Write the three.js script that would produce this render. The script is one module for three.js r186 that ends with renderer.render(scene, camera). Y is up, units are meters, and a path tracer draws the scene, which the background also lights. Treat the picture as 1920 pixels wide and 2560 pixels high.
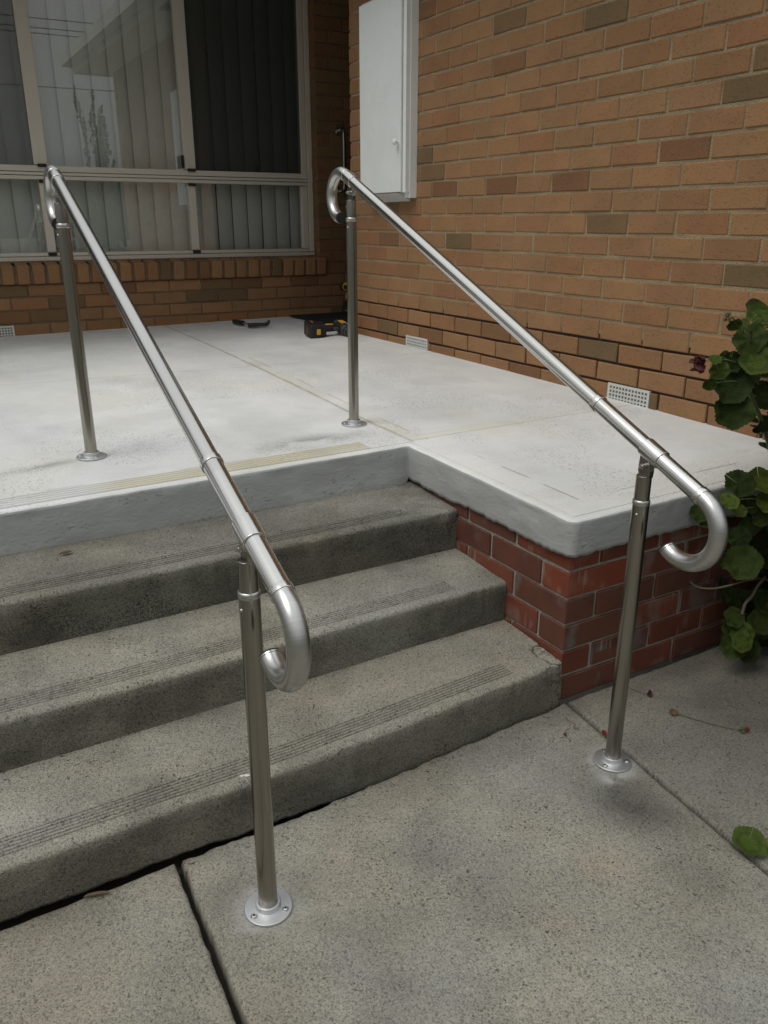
import * as THREE from 'three';
import { mergeGeometries } from 'three/addons/utils/BufferGeometryUtils.js';
import { RoundedBoxGeometry } from 'three/addons/geometries/RoundedBoxGeometry.js';

// ------------------------------------------------------------------ camera, sky, sun, exposure
const scene = new THREE.Scene();
const camera = new THREE.PerspectiveCamera(64.58, 0.75, 0.05, 400);
camera.position.set(-1.468, 1.31, 1.511);
camera.rotation.order = 'YXZ';
camera.rotation.set(-0.34265, -0.5266, 0);
const renderer = new THREE.WebGLRenderer({ antialias: true });
renderer.toneMapping = THREE.LinearToneMapping;
renderer.toneMappingExposure = 0.9;
renderer.shadowMap.enabled = true;

// deterministic noise
let seed = 7;
const rnd = () => { seed |= 0; seed = (seed + 0x6D2B79F5) | 0; let t = Math.imul(seed ^ (seed >>> 15), 1 | seed); t = (t + Math.imul(t ^ (t >>> 7), 61 | t)) ^ t; return ((t ^ (t >>> 14)) >>> 0) / 4294967296; };
const rr = (a, b) => a + (b - a) * rnd();
const NL = 512, lattice = new Float32Array(NL * NL);
for (let i = 0; i < NL * NL; i++) lattice[i] = rnd();
function noise(x, y) {
  const xf = Math.floor(x), yf = Math.floor(y);
  let u = x - xf, v = y - yf; u = u * u * (3 - 2 * u); v = v * v * (3 - 2 * v);
  const x0 = xf & 511, x1 = (xf + 1) & 511, y0 = (yf & 511) * NL, y1 = ((yf + 1) & 511) * NL;
  const a = lattice[y0 + x0], b = lattice[y0 + x1], c = lattice[y1 + x0], d = lattice[y1 + x1];
  return a + (b - a) * u + (c - a) * v + (a - b - c + d) * u * v;
}
const fbm = (x, y, n = 4) => { let s = 0, a = 0.5, t = 0; for (let i = 0; i < n; i++) { s += a * noise(x, y); t += a; a *= 0.5; x = x * 2.03 + 17.3; y = y * 2.03 + 5.7; } return s / t; };
const sst = (a, b, x) => { const t = Math.min(1, Math.max(0, (x - a) / (b - a))); return t * t * (3 - 2 * t); };
const lerp = (a, b, t) => a + (b - a) * t;
const gauss = (d, w) => Math.exp(-(d * d) / (w * w));

// overcast sky: brighter overhead, soft cloud structure
{
  const W = 512, H = 256, data = new Float32Array(W * H * 4);
  for (let j = 0; j < H; j++) for (let i = 0; i < W; i++) {
    const el = ((j + 0.5) / H - 0.5) * Math.PI, az = (i / W) * Math.PI * 2, s = Math.sin(el), k = (j * W + i) * 4;
    let L = s > 0 ? 0.26 + 0.98 * Math.pow(s, 1.0) : 0.26 * Math.max(0.25, 1 + s * 4);
    const cx = Math.cos(az) * Math.cos(el), cy = Math.sin(az) * Math.cos(el);
    const c = fbm(40 + cx * 2.2, 60 + cy * 2.2 + s * 2.0, 4) - 0.5;
    L *= 1 + 0.55 * c * (s > 0 ? 1 : 0.3);
    data[k] = L * 0.97; data[k + 1] = L; data[k + 2] = L * 1.01; data[k + 3] = 1;
  }
  const sky = new THREE.DataTexture(data, W, H, THREE.RGBAFormat, THREE.FloatType);
  sky.mapping = THREE.EquirectangularReflectionMapping; sky.magFilter = THREE.LinearFilter; sky.needsUpdate = true;
  scene.background = sky; scene.environment = sky;
}
const sun = new THREE.DirectionalLight(new THREE.Color(1, 0.97, 0.93), 1.3);
sun.position.set(-8, 13, -0.6); sun.target.position.set(0, 0, -1.5);
sun.castShadow = true; sun.shadow.radius = 60; sun.shadow.mapSize.set(2048, 2048);
Object.assign(sun.shadow.camera, { left: -8, right: 8, top: 8, bottom: -8, near: 1, far: 40 });
scene.add(sun, sun.target);

// ------------------------------------------------------------------ textures
const enc = new Uint8Array(4097);
for (let i = 0; i <= 4096; i++) { const x = i / 4096; enc[i] = Math.round(255 * (x <= 0.0031308 ? 12.92 * x : 1.055 * Math.pow(x, 1 / 2.4) - 0.055)); }
const e8 = (x) => enc[x <= 0 ? 0 : x >= 1 ? 4096 : (x * 4096) | 0];
const O4 = [0, 0, 0, 0];
// fn(u, v, out): linear colour in out[0..2], height 0..1 in out[3]
function makeTex(w, h, fn) {
  const c = new Uint8Array(w * h * 4), b = new Uint8Array(w * h);
  for (let j = 0; j < h; j++) for (let i = 0; i < w; i++) {
    fn((i + 0.5) / w, (j + 0.5) / h, O4);
    const k = (j * w + i) * 4; c[k] = e8(O4[0]); c[k + 1] = e8(O4[1]); c[k + 2] = e8(O4[2]); c[k + 3] = 255;
    b[j * w + i] = Math.min(255, Math.max(0, O4[3] * 255));
  }
  const fin = (t, s) => { t.wrapS = t.wrapT = THREE.RepeatWrapping; t.magFilter = THREE.LinearFilter; t.minFilter = THREE.LinearMipmapLinearFilter; t.generateMipmaps = true; if (s) t.colorSpace = THREE.SRGBColorSpace; t.needsUpdate = true; return t; };
  return { map: fin(new THREE.DataTexture(c, w, h, THREE.RGBAFormat), true), bump: fin(new THREE.DataTexture(b, w, h, THREE.RedFormat), false) };
}
const std = (o) => new THREE.MeshStandardMaterial(o);
const lin = (r, g, b) => new THREE.Color().setRGB(r, g, b);

// worn exposed-aggregate concrete: speckle helper
function grit(x, y, o, base, amp) {                // x, y in metres
  const p = noise(x * 640, y * 640), q = noise(x * 360 + 31, y * 360 + 7), w = noise(x * 190 + 3, y * 190 + 77), m = fbm(x * 9, y * 9, 3), big = fbm(x * 2.1 + 3, y * 2.1 + 9, 3);
  const patch = 0.55 + 0.9 * noise(x * 14 + 50, y * 14 + 20), g = 0.5 * p + 0.35 * q + 0.15 * w;
  const dark = sst(0.47, 0.24, g), pit = sst(0.80, 0.88, q) * patch, pit2 = sst(0.84, 0.9, w) * patch, lite = sst(0.58, 0.78, g);
  let f = 1 + amp * (0.42 * (m - 0.5) + 0.5 * (big - 0.5));
  f *= 1 + amp * (0.38 * lite - 0.6 * dark - 0.45 * pit - 0.5 * pit2);
  const warm = fbm(x * 3.3 + 70, y * 3.3 + 41, 3) - 0.5, gw = (g - 0.5) * 0.25;
  o[0] = base[0] * f * (1 + 0.14 * warm + gw); o[1] = base[1] * f * (1 + 0.5 * gw); o[2] = base[2] * f * (1 - 0.18 * warm);
  o[3] = 0.55 + 0.2 * (m - 0.5) + 0.5 * (g - 0.5) - 0.3 * pit - 0.35 * pit2;
}

// pavement texture: x -1.9 .. 0.9, z 0 .. 1.4
const PV = { x0: -1.9, z0: 0, w: 2.8, h: 1.4 };
const POSTS = [[-1.028, 0.288], [-0.077, 0.29]];
const paveT = makeTex(2048, 1024, (u, v, o) => {
  const x = PV.x0 + u * PV.w, z = PV.z0 + v * PV.h;
  grit(x, z, o, [0.252, 0.237, 0.194], 0.85);
  let f = 1;
  f *= 1 - 0.55 * gauss(x + 0.155 + 0.05 * (fbm(x * 8, z * 8, 3) - 0.5), 0.085) * gauss(z - 0.43, 0.13) * (0.5 + fbm(x * 11, z * 11, 3));
  f *= 1 - 0.22 * gauss(x + 0.62, 0.11) * gauss(z - 0.45, 0.16) * (0.4 + 1.1 * fbm(x * 9 + 4, z * 9, 3));
  f *= 1 - 0.2 * gauss(x + 0.9, 0.1) * gauss(z - 0.44, 0.1) * (0.4 + 1.1 * fbm(x * 9 + 14, z * 9, 3));
  f *= 1 - 0.15 * sst(0.55, 0.75, fbm(x * 4.6 + 9, z * 4.6 + 2, 4));
  f *= 1 + 0.1 * sst(0.55, 0.72, fbm(x * 3.6 + 29, z * 3.6 + 12, 4));
  if (x > 0.0 - 0.1 * z) f *= 0.86 - 0.18 * sst(0.1, 0.5, x) * fbm(x * 5, z * 5, 3);  // right slab darker: plant shade painted in towards the geranium
  f *= 1 - 0.3 * gauss(z - 0.06, 0.05) * fbm(x * 12 + 3, z * 12, 3);
  o[0] *= f; o[1] *= f; o[2] *= f * (1 + 0.05 * (1 - f));
  const pk = 0.05 * (gauss(x + 0.42, 0.06) * gauss(z - 0.36, 0.05) + gauss(x + 0.55, 0.05) * gauss(z - 0.62, 0.07) + gauss(x + 0.36, 0.05) * gauss(z - 0.55, 0.05));
  o[0] *= 1 + pk; o[2] *= 1 - pk;
  for (const [px, pz] of POSTS) {                  // drilling dust round the flanges
    const d = Math.hypot(x - px, z - pz), n = fbm(x * 26 + 3, z * 26, 4), w = sst(0.095 + 0.06 * (n - 0.5), 0.045, d) * (0.25 + 1.0 * n);
    const sm = px < -0.5 ? gauss(x - px + 0.055, 0.03) * gauss(z - pz - 0.06, 0.02) * sst(0.4, 0.7, n) : gauss(x - px + 0.05, 0.035) * gauss(z - pz - 0.055, 0.025) * sst(0.35, 0.6, n);
    const a = Math.min(0.7, 0.45 * w + 0.7 * sm);
    o[0] = lerp(o[0], 0.4, a); o[1] = lerp(o[1], 0.4, a); o[2] = lerp(o[2], 0.385, a);
  }
});
const paveMat = std({ map: paveT.map, bumpMap: paveT.bump, bumpScale: 0.004, roughness: 0.95 });

// step texture, one per step: u along 1.9 m from x=-1.85, v = 0.5 m of profile length (0 at the back of the tread)
const crack = [[0.004, -0.098], [-0.022, -0.1], [-0.04, -0.078], [-0.047, -0.05], [-0.038, -0.028], [-0.03, -0.004], [-0.012, 0.014]];
const segD = (px, pz) => { let m = 1; for (let i = 0; i < crack.length - 1; i++) { const [ax, az] = crack[i], [bx, bz] = crack[i + 1], dx = bx - ax, dz = bz - az, t = Math.min(1, Math.max(0, ((px - ax) * dx + (pz - az) * dz) / (dx * dx + dz * dz))); m = Math.min(m, Math.hypot(px - ax - t * dx, pz - az - t * dz)); } return m; };
const GR = { a: 0.092, b: 0.032, n: 6 };             // groove strip behind each nosing
function stepTex(n, back, nose, base) {
  return makeTex(2048, 512, (u, v, o) => {
    const x = -1.85 + u * 1.9, s = v * 0.5, tread = nose(x) - back(x);
    grit(x + n * 3.1, s + n * 1.7, o, base, 0.9);
    let f = 1 - 0.2 * sst(0.52, 0.72, fbm(x * 5 + n * 9, s * 5 + 3, 4)) + 0.12 * sst(0.55, 0.7, fbm(x * 4 + 33 + n, s * 7, 3));
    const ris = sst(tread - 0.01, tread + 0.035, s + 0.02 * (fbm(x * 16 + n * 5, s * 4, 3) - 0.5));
    const grimeShade = fbm(x * 7 + n * 13, s * 12 + 40, 4);
    f *= 1 - ris * (0.37 + 0.16 * sst(0.42, 0.68, grimeShade));  // whole riser painted darker in place of shade, plus grime patches
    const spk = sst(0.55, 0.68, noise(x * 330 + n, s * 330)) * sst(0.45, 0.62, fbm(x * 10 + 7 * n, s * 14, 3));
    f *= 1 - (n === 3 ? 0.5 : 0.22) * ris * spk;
    if (n === 3) f *= 0.88 * (1 - 0.3 * gauss(x - 0.02, 0.22) * sst(0.35, 0.65, fbm(x * 22, s * 22, 3)));
    const gs = s - (tread - GR.a), gl = GR.a - GR.b;   // dark lines along the grooves
    if (gs > 0 && gs < gl && x < -0.165 + 0.006 * (noise(s * 90, n) - 0.5)) f *= 1 - (n === 3 ? 0.72 : 0.55) * sst(-0.1, 0.7, Math.sin((gs / gl) * Math.PI * 2 * (n === 3 ? 5 : GR.n) - 0.5)) * (0.55 + 0.6 * noise(x * 25, s * 60));
    if (n === 1 && x > -0.07) { const z = s + back(x), d = segD(x, z); f *= 1 - 0.75 * gauss(d, 0.0026); if (d > 0.002 && x > -0.044 && z > -0.098) f *= 1.08 - 0.4 * sst(0.5, 0.62, fbm(x * 120, z * 120, 2)); }
    o[0] *= f; o[1] *= f * 1.0; o[2] *= f * (1 - 0.05 * ris);
    // pale lime bloom where the tread meets the riser above
    const lb = gauss(s - 0.012, 0.008) * sst(0.5, 0.72, fbm(x * 9 + n * 4, 3, 4)) * sst(0.4, 0.6, noise(x * 160, s * 160)) * (n === 1 ? 1.2 : 0.8);
    o[0] += 0.32 * lb; o[1] += 0.32 * lb; o[2] += 0.3 * lb;
    if (n === 1) {                                  // chalky white scuff on the grooves
      const w = sst(0.5, 0.9, gauss(x + 0.972, 0.02) * gauss(s - (tread - 0.03) - 0.4 * (x + 0.972), 0.006) * (0.5 + noise(x * 200, s * 200)));
      o[0] = lerp(o[0], 0.62, w); o[1] = lerp(o[1], 0.62, w); o[2] = lerp(o[2], 0.6, w);
    }
  });
}

// landing coating: x -1.7..1.2, z -4.6..0.1
const SL = { x0: -1.7, z0: -4.6, w: 2.9, h: 4.7 };
const hL = (x, z) => 0.562 + 0.011 * x - 0.028 * z - 0.00434 * z * z;
const slabT = makeTex(2048, 2048, (u, v, o) => {
  const x = SL.x0 + u * SL.w, z = SL.z0 + v * SL.h;
  const cl = fbm(x * 1.6 + 9, z * 1.6, 4), md = fbm(x * 6 + 20, z * 4, 4), sw = fbm(x * 14 + 4 * Math.sin(z * 3), z * 42, 3), fine = noise(x * 300, z * 300);
  let f = 1 + 0.26 * (cl - 0.5) + 0.24 * (md - 0.5) + 0.06 * (sw - 0.5) + 0.08 * (fine - 0.5);
  f *= 1 - 0.08 * sst(0.56, 0.74, fbm(x * 3 + 5, z * 3 + 50, 4));
  const rough = sst(0.5, 0.62, fbm(x * 3.1 + 80, z * 3.1 + 8, 3));
  const pit = sst(0.74, 0.84, noise(x * 190, z * 240)) * rough;
  f *= 1 - 0.2 * pit;
  f *= 1 - 0.42 * gauss(x + 1.16, 0.12) * gauss(z + 1.2 + 0.2 * (x + 1.1), 0.03) * fbm(x * 9, z * 22, 3) * 1.6;   // smudge beside the left post
  f *= 1 - 0.45 * gauss(x + 0.3 + 0.06 * (md - 0.5), 0.16) * gauss(z + 1.03, 0.05) * sst(0.3, 0.6, fbm(x * 9 + 5, z * 14, 3));   // grey scuff left of the right post
  f *= 1 - 0.1 * gauss(x + 0.9, 0.35) * gauss(z + 2.8, 0.3);
  let h = 0.55 + 0.25 * (sw - 0.5) + 0.2 * (md - 0.5) + 0.12 * (fine - 0.5) - 0.3 * pit, yel = 0;
  const wob = 0.004 * (noise(x * 9, z * 9) - 0.5);
  // long joint: twin lines
  const xl = 0.022 + (z > -1.2 ? 0 : (z + 1.2) * -0.048) + wob, lf = 0.7 + 0.5 * noise(z * 30, 5);
  if (z < -0.84) { const g1 = gauss(x - xl, 0.008), g2 = gauss(x - xl - 0.06, 0.006) * sst(0.4, 0.6, noise(z * 11, 9)); h -= 0.4 * g1 + 0.22 * g2; f *= 1 - (0.34 * g1 + 0.2 * g2) * lf; yel += 0.5 * gauss(x - xl - 0.02, 0.035) * noise(z * 7, 3); }
  // cross joint across the whole landing
  const zt = -2.53 + 0.13 * (x + 0.15) + wob, g3 = gauss(z - zt, 0.006) * (0.4 + 0.8 * noise(x * 12, 4)); h -= 0.4 * g3; f *= 1 - 0.22 * g3;
  // cross joint on the right bay
  if (x > 0.03) { const zr = -0.857 + wob, g4 = gauss(z - zr, 0.004), g5 = gauss(z - zr + 0.05, 0.004) * sst(0.35, 0.6, noise(x * 9, 2)); h -= 0.35 * g4 + 0.2 * g5; f *= 1 - 0.22 * g4 - 0.12 * g5; yel += 0.6 * gauss(z - zr + 0.02, 0.03) * noise(x * 8, 7); }
  // trowelled border lines on the right bay
  if (z > -0.66 && z < -0.105 && x > 0.05) { const g = gauss(x - 0.116 - wob, 0.0028) * sst(0.28, 0.45, noise(z * 14, 1)); h -= 0.4 * g; f *= 1 - 0.42 * g; }
  if (x > 0.112 && x < 0.82) { const g = gauss(z + 0.108 - wob, 0.0028) * sst(0.3, 0.5, noise(x * 12, 11)); h -= 0.4 * g; f *= 1 - 0.42 * g; }
  if (z < -0.83 && z > -0.95 && x < -0.15) {       // non-slip grooves behind the top nosing
    for (let i = 0; i < 5; i++) { const g = gauss(z + 0.85 + i * 0.0185 + wob * 0.5, 0.0048); h -= 0.7 * g; f *= 1 - 0.3 * g; }
    yel += 1.0 * sst(-1.05, -0.75, x + 0.3 * (noise(x * 5, 8) - 0.5)) * sst(-0.935, -0.915, z) * sst(-0.83, -0.845, z) * (0.5 + 0.8 * noise(x * 6, z * 30));
    const ln = gauss(z + 0.938, 0.003) * sst(0.4, 0.6, noise(x * 7, 6)); f *= 1 - 0.3 * ln;
  }
  yel += 0.16 * sst(0.58, 0.75, fbm(x * 2.4 + 60, z * 2.4 + 30, 3)) + (z > -0.2 ? 0.35 * fbm(x * 4, z * 4, 3) : 0);
  yel = Math.min(1, yel);
  o[0] = 0.68 * f * (1 - 0.04 * yel); o[1] = 0.68 * f * (1 - 0.1 * yel); o[2] = 0.665 * f * (1 - 0.3 * yel); o[3] = h;
});
const slabMat = std({ map: slabT.map, bumpMap: slabT.bump, bumpScale: 0.006, roughness: 0.82 });
const renderT = makeTex(1024, 512, (u, v, o) => {  // rendered edge of the landing, 2 m x 1 m tile
  const x = u * 2, y = v;
  const st = fbm(x * 9 + 3, y * 30, 4), b = fbm(x * 4, y * 6 + 7, 4), p = sst(0.8, 0.86, noise(x * 90, y * 160)) * sst(0.56, 0.7, fbm(x * 6 + 9, y * 9, 3));
  const w = sst(0.66, 0.74, fbm(x * 12 + 40, y * 34, 4)), f = 1 + 0.3 * (b - 0.5) + 0.14 * (st - 0.5) + 0.1 * w - 0.2 * p;
  o[0] = 0.375 * f; o[1] = 0.382 * f; o[2] = 0.37 * f; o[3] = 0.5 + 0.6 * (st - 0.5) + 0.5 * (fbm(x * 90, y * 170, 3) - 0.5) + 0.12 * w - 0.35 * p;
});
const renderMat = std({ map: renderT.map, bumpMap: renderT.bump, bumpScale: 0.0018, roughness: 0.85 });

// bricks: shared grain, many tones
const brickT = makeTex(512, 512, (u, v, o) => {     // 0.6 m tile
  const x = u * 0.6, y = v * 0.6;
  const w = (fx, fy, k, n) => { const a = fbm(x * fx + k, y * fy, n), b = fbm((x - 0.6) * fx + k, y * fy, n); return lerp(a, b, sst(0.85, 1, u)); };
  const m = w(7, 9, 1, 4), s = noise(x * 420, y * 420), d = sst(0.72, 0.82, noise(x * 160 + 9, y * 160)), dr = w(30, 5, 60, 3), hz = w(2.5, 22, 20, 3);
  const f = 0.98 + 0.26 * (m - 0.5) + 0.16 * (s - 0.5) - 0.14 * d + 0.1 * (hz - 0.5) + 0.06 * (dr - 0.5);
  o[0] = 0.9 * f; o[1] = 0.9 * f * (1 - 0.06 * (m - 0.5)); o[2] = 0.9 * f * (1 - 0.14 * (m - 0.5)); o[3] = 0.5 + 0.35 * (s - 0.5) + 0.3 * (m - 0.5) - 0.4 * d;
});
const brickMat = (r, g, b, rough = 0.88) => std({ color: lin(r, g, b), map: brickT.map, bumpMap: brickT.bump, bumpScale: 0.0015, roughness: rough });
const TAN = [[0.310, 0.165, 0.073], [0.320, 0.175, 0.077], [0.296, 0.154, 0.069], [0.292, 0.161, 0.071], [0.330, 0.175, 0.078], [0.310, 0.169, 0.079], [0.278, 0.143, 0.061], [0.302, 0.146, 0.064]].map((c) => brickMat(...c));
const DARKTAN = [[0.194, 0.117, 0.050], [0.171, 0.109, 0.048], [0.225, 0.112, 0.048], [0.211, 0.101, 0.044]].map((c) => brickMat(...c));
const redT = makeTex(512, 512, (u, v, o) => {       // smooth red bricks with cement smears
  const x = u * 0.6, y = v * 0.6, m = fbm(x * 8, y * 8, 4), sm = sst(0.55, 0.78, fbm(x * 13 + 5, y * 10 + 80, 4)) * 0.5, drip = sst(0.74, 0.8, noise(x * 110, y * 9)) * sst(0.55, 0.7, fbm(x * 6 + 30, y * 6, 3)) * 0.42, a = Math.min(0.75, sm * 0.6 + drip), f = 1 + 0.9 * (m - 0.5) + 0.12 * (noise(x * 300, y * 300) - 0.5);
  o[0] = lerp(0.15 * f, 0.26, a); o[1] = lerp(0.034 * f, 0.21, a); o[2] = lerp(0.015 * f, 0.165, a); o[3] = 0.5 + 0.5 * (m - 0.5) + 0.4 * a;
});
const RED = [[1, .95, .9], [.85, .95, 1], [.72, 1.1, 1.4], [.9, 1.1, 1.2], [.68, .95, 1.2]].map(([r, g, b]) => std({ color: lin(r, g, b), map: redT.map, bumpMap: redT.bump, bumpScale: 0.003, roughness: 0.75 }));
const mortT = makeTex(512, 512, (u, v, o) => {
  const x = u * 0.6, y = v * 0.6, m = fbm(x * 14, y * 14, 4), s = noise(x * 380, y * 380), f = 1 + 0.6 * (m - 0.5) + 0.35 * (s - 0.5);
  o[0] = 0.8 * f; o[1] = 0.8 * f; o[2] = 0.8 * f; o[3] = 0.5 + 0.6 * (m - 0.5) + 0.5 * (s - 0.5);
});
const mortar = (r, g, b) => std({ color: lin(r, g, b), map: mortT.map, bumpMap: mortT.bump, bumpScale: 0.005, roughness: 0.95 });
const M = {
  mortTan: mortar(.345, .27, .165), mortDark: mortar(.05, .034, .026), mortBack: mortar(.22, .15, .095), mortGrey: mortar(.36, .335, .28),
  steel: std({ color: lin(.70, .69, .665), metalness: 1, roughness: 0.19 }),
  steelPost: std({ color: lin(.36, .34, .305), metalness: 1, roughness: 0.22 }),
  steelSatin: std({ color: lin(.58, .575, .56), metalness: 1, roughness: 0.33 }),
  flange: std({ color: lin(.62, .635, .64), metalness: 1, roughness: 0.5 }),
  blackCap: std({ color: lin(.012, .012, .012), roughness: 0.6 }),
  frame: std({ color: lin(.62, .56, .475), roughness: 0.45, metalness: 0.15 }),
  rubber: std({ color: lin(.016, .016, .015), roughness: 0.8 }),
  glass: new THREE.MeshPhysicalMaterial({ color: 0xffffff, transmission: 1, thickness: 0, roughness: 0.0, ior: 2.4 }),
  screen: std({ color: lin(.018, .018, .014), transparent: true, opacity: 0.66, roughness: 0.9 }),
  screenLight: std({ color: lin(.03, .03, .027), transparent: true, opacity: 0.4, roughness: 0.9 }),
  white: std({ color: lin(.80, .82, .81), roughness: 0.5 }),
  whiteOld: std({ color: lin(.62, .63, .60), roughness: 0.6 }),
  vent: std({ color: lin(.62, .62, .59), roughness: 0.6 }),
  void: std({ color: lin(.004, .004, .004), roughness: 1 }),
  soil: std({ color: lin(.03, .024, .018), roughness: 1 }),
};
// soft blotches for painted metal
const paintT = makeTex(256, 256, (u, v, o) => { const m = fbm(u * 5 + 2, v * 8, 4), s = noise(u * 90, v * 90), f = 1 + 0.1 * (m - 0.5) + 0.03 * (s - 0.5) - 0.05 * sst(0.86, 0.92, noise(u * 40, v * 40 + 9)); o[0] = 0.95 * f; o[1] = 0.955 * f; o[2] = 0.95 * f; o[3] = 0.5 + 0.3 * (m - 0.5); });
for (const k of ['white', 'whiteOld', 'vent', 'frame']) M[k].map = paintT.map;
// brushed metal: fine streaks along the length (v) of the tube
const brushT = makeTex(512, 256, (u, v, o) => { const s = noise(u * 260, v * 2.2) * 0.6 + noise(u * 120 + 7, v * 1.3) * 0.4, bl = fbm(u * 3, v * 4, 3), f = 0.93 + 0.16 * (s - 0.5) + 0.16 * (bl - 0.5); o[0] = o[1] = f; o[2] = f * 0.99; o[3] = s; });
for (const k of ['steel', 'steelPost', 'steelSatin']) { M[k].map = brushT.map; M[k].bumpMap = brushT.bump; M[k].bumpScale = 0.00006; }

// ------------------------------------------------------------------ object helpers
function shade(o) { o.traverse((m) => { if (m.isMesh) { m.castShadow = true; m.receiveShadow = true; } }); return o; }
function thing(name, label, category, pos = [0, 0, 0], group) {
  const o = new THREE.Group(); o.name = name; o.position.set(...pos); scene.add(o);
  if (label) o.userData.label = label; if (category) o.userData.category = category; if (group) o.userData.group = group;
  return o;
}
function part(name, geo, mat, parent, label) { const m = new THREE.Mesh(geo, mat); m.name = name; parent.add(m); m.castShadow = m.receiveShadow = true; if (label) m.userData.label = label; return m; }
function structure(name, label, category) { const o = thing(name, label, category); o.userData.kind = 'structure'; return o; }
const box = (w, h, d, x = 0, y = 0, z = 0) => new THREE.BoxGeometry(w, h, d).translate(x, y, z);
const rbox = (w, h, d, r, x = 0, y = 0, z = 0) => new RoundedBoxGeometry(w, h, d, 2, r).translate(x, y, z);
const boxMM = (x0, x1, y0, y1, z0, z1) => { const g = new THREE.BoxGeometry(x1 - x0, y1 - y0, z1 - z0).translate((x0 + x1) / 2, (y0 + y1) / 2, (z0 + z1) / 2); return planarUV(g); };
function planarUV(g) {                              // metres / 0.6, by dominant normal
  const p = g.attributes.position, n = g.attributes.normal, uv = g.attributes.uv;
  for (let i = 0; i < p.count; i++) {
    const ax = Math.abs(n.getX(i)), ay = Math.abs(n.getY(i)), az = Math.abs(n.getZ(i));
    if (ax > ay && ax > az) uv.setXY(i, p.getZ(i) / 0.6, p.getY(i) / 0.6); else if (ay > az) uv.setXY(i, p.getX(i) / 0.6, p.getZ(i) / 0.6); else uv.setXY(i, p.getX(i) / 0.6, p.getY(i) / 0.6);
  }
  return g;
}
const merge = (list) => mergeGeometries(list.map((g) => (g.index ? g.toNonIndexed() : g)));
const V3 = (x, y, z) => new THREE.Vector3(x, y, z);
function rod(a, b, r, seg = 28, r2 = r, open = false) {
  const d = V3().subVectors(b, a), g = new THREE.CylinderGeometry(r2, r, d.length(), seg, 1, open);
  g.applyQuaternion(new THREE.Quaternion().setFromUnitVectors(V3(0, 1, 0), d.clone().normalize()));
  return g.translate((a.x + b.x) / 2, (a.y + b.y) / 2, (a.z + b.z) / 2);
}
const lathe = (pts, seg = 48) => new THREE.LatheGeometry(pts.map(([x, y]) => new THREE.Vector2(x, y)), seg);
const tube = (pts, r, seg = 24, rad = 8) => new THREE.TubeGeometry(new THREE.CatmullRomCurve3(pts.map((p) => V3(...p))), seg, r, rad);

// bricks: bevelled front, real sides; face points to +z, front at z = 0, body goes back
function brickGeo(w, h, d, k) {
  const b = 0.004, j = () => rr(-1, 1) * 0.0019, x = w / 2, y = h / 2;
  const o = [[-x + j(), -y + j()], [x + j(), -y + j()], [x + j(), y + j()], [-x + j(), y + j()]], zt = [j(), j(), j(), j()];
  const F = o.map(([a, c], i) => V3(a - Math.sign(a) * b, c - Math.sign(c) * b, zt[i])), R = o.map(([a, c], i) => V3(a, c, -b + zt[i])), B = o.map(([a, c]) => V3(a, c, -d));
  const P = [], U = [], ou = rr(0, 9), ov = rr(0, 9);
  const quad = (a, b2, c, e) => { for (const p of [a, b2, c, a, c, e]) { P.push(p.x, p.y, p.z); U.push(ou + (p.x + p.z * 0.7) / 0.6, ov + (p.y + p.z) / 0.6); } };
  quad(F[0], F[1], F[2], F[3]);
  for (let i = 0; i < 4; i++) { const n = (i + 1) % 4; quad(R[i], R[n], F[n], F[i]); quad(B[i], B[n], R[n], R[i]); }
  const g = new THREE.BufferGeometry();
  g.setAttribute('position', new THREE.Float32BufferAttribute(P, 3)); g.setAttribute('uv', new THREE.Float32BufferAttribute(U, 2)); g.computeVertexNormals();
  return g;
}
const brickCache = new Map();
function brickShape(w, h, d, variants = 6) {
  const key = Math.round(w * 500) + '|' + Math.round(h * 500) + '|' + Math.round(d * 200);
  if (!brickCache.has(key)) brickCache.set(key, Array.from({ length: variants }, () => brickGeo(w, h, d)));
  const l = brickCache.get(key); return l[(rnd() * l.length) | 0];
}
camera.updateMatrixWorld(); camera.aspect = 0.75; camera.updateProjectionMatrix();
const inView = (p) => { const q = p.clone().project(camera); return q.z < 1 && Math.abs(q.x) < 1.12 && Math.abs(q.y) < 1.1; };
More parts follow.
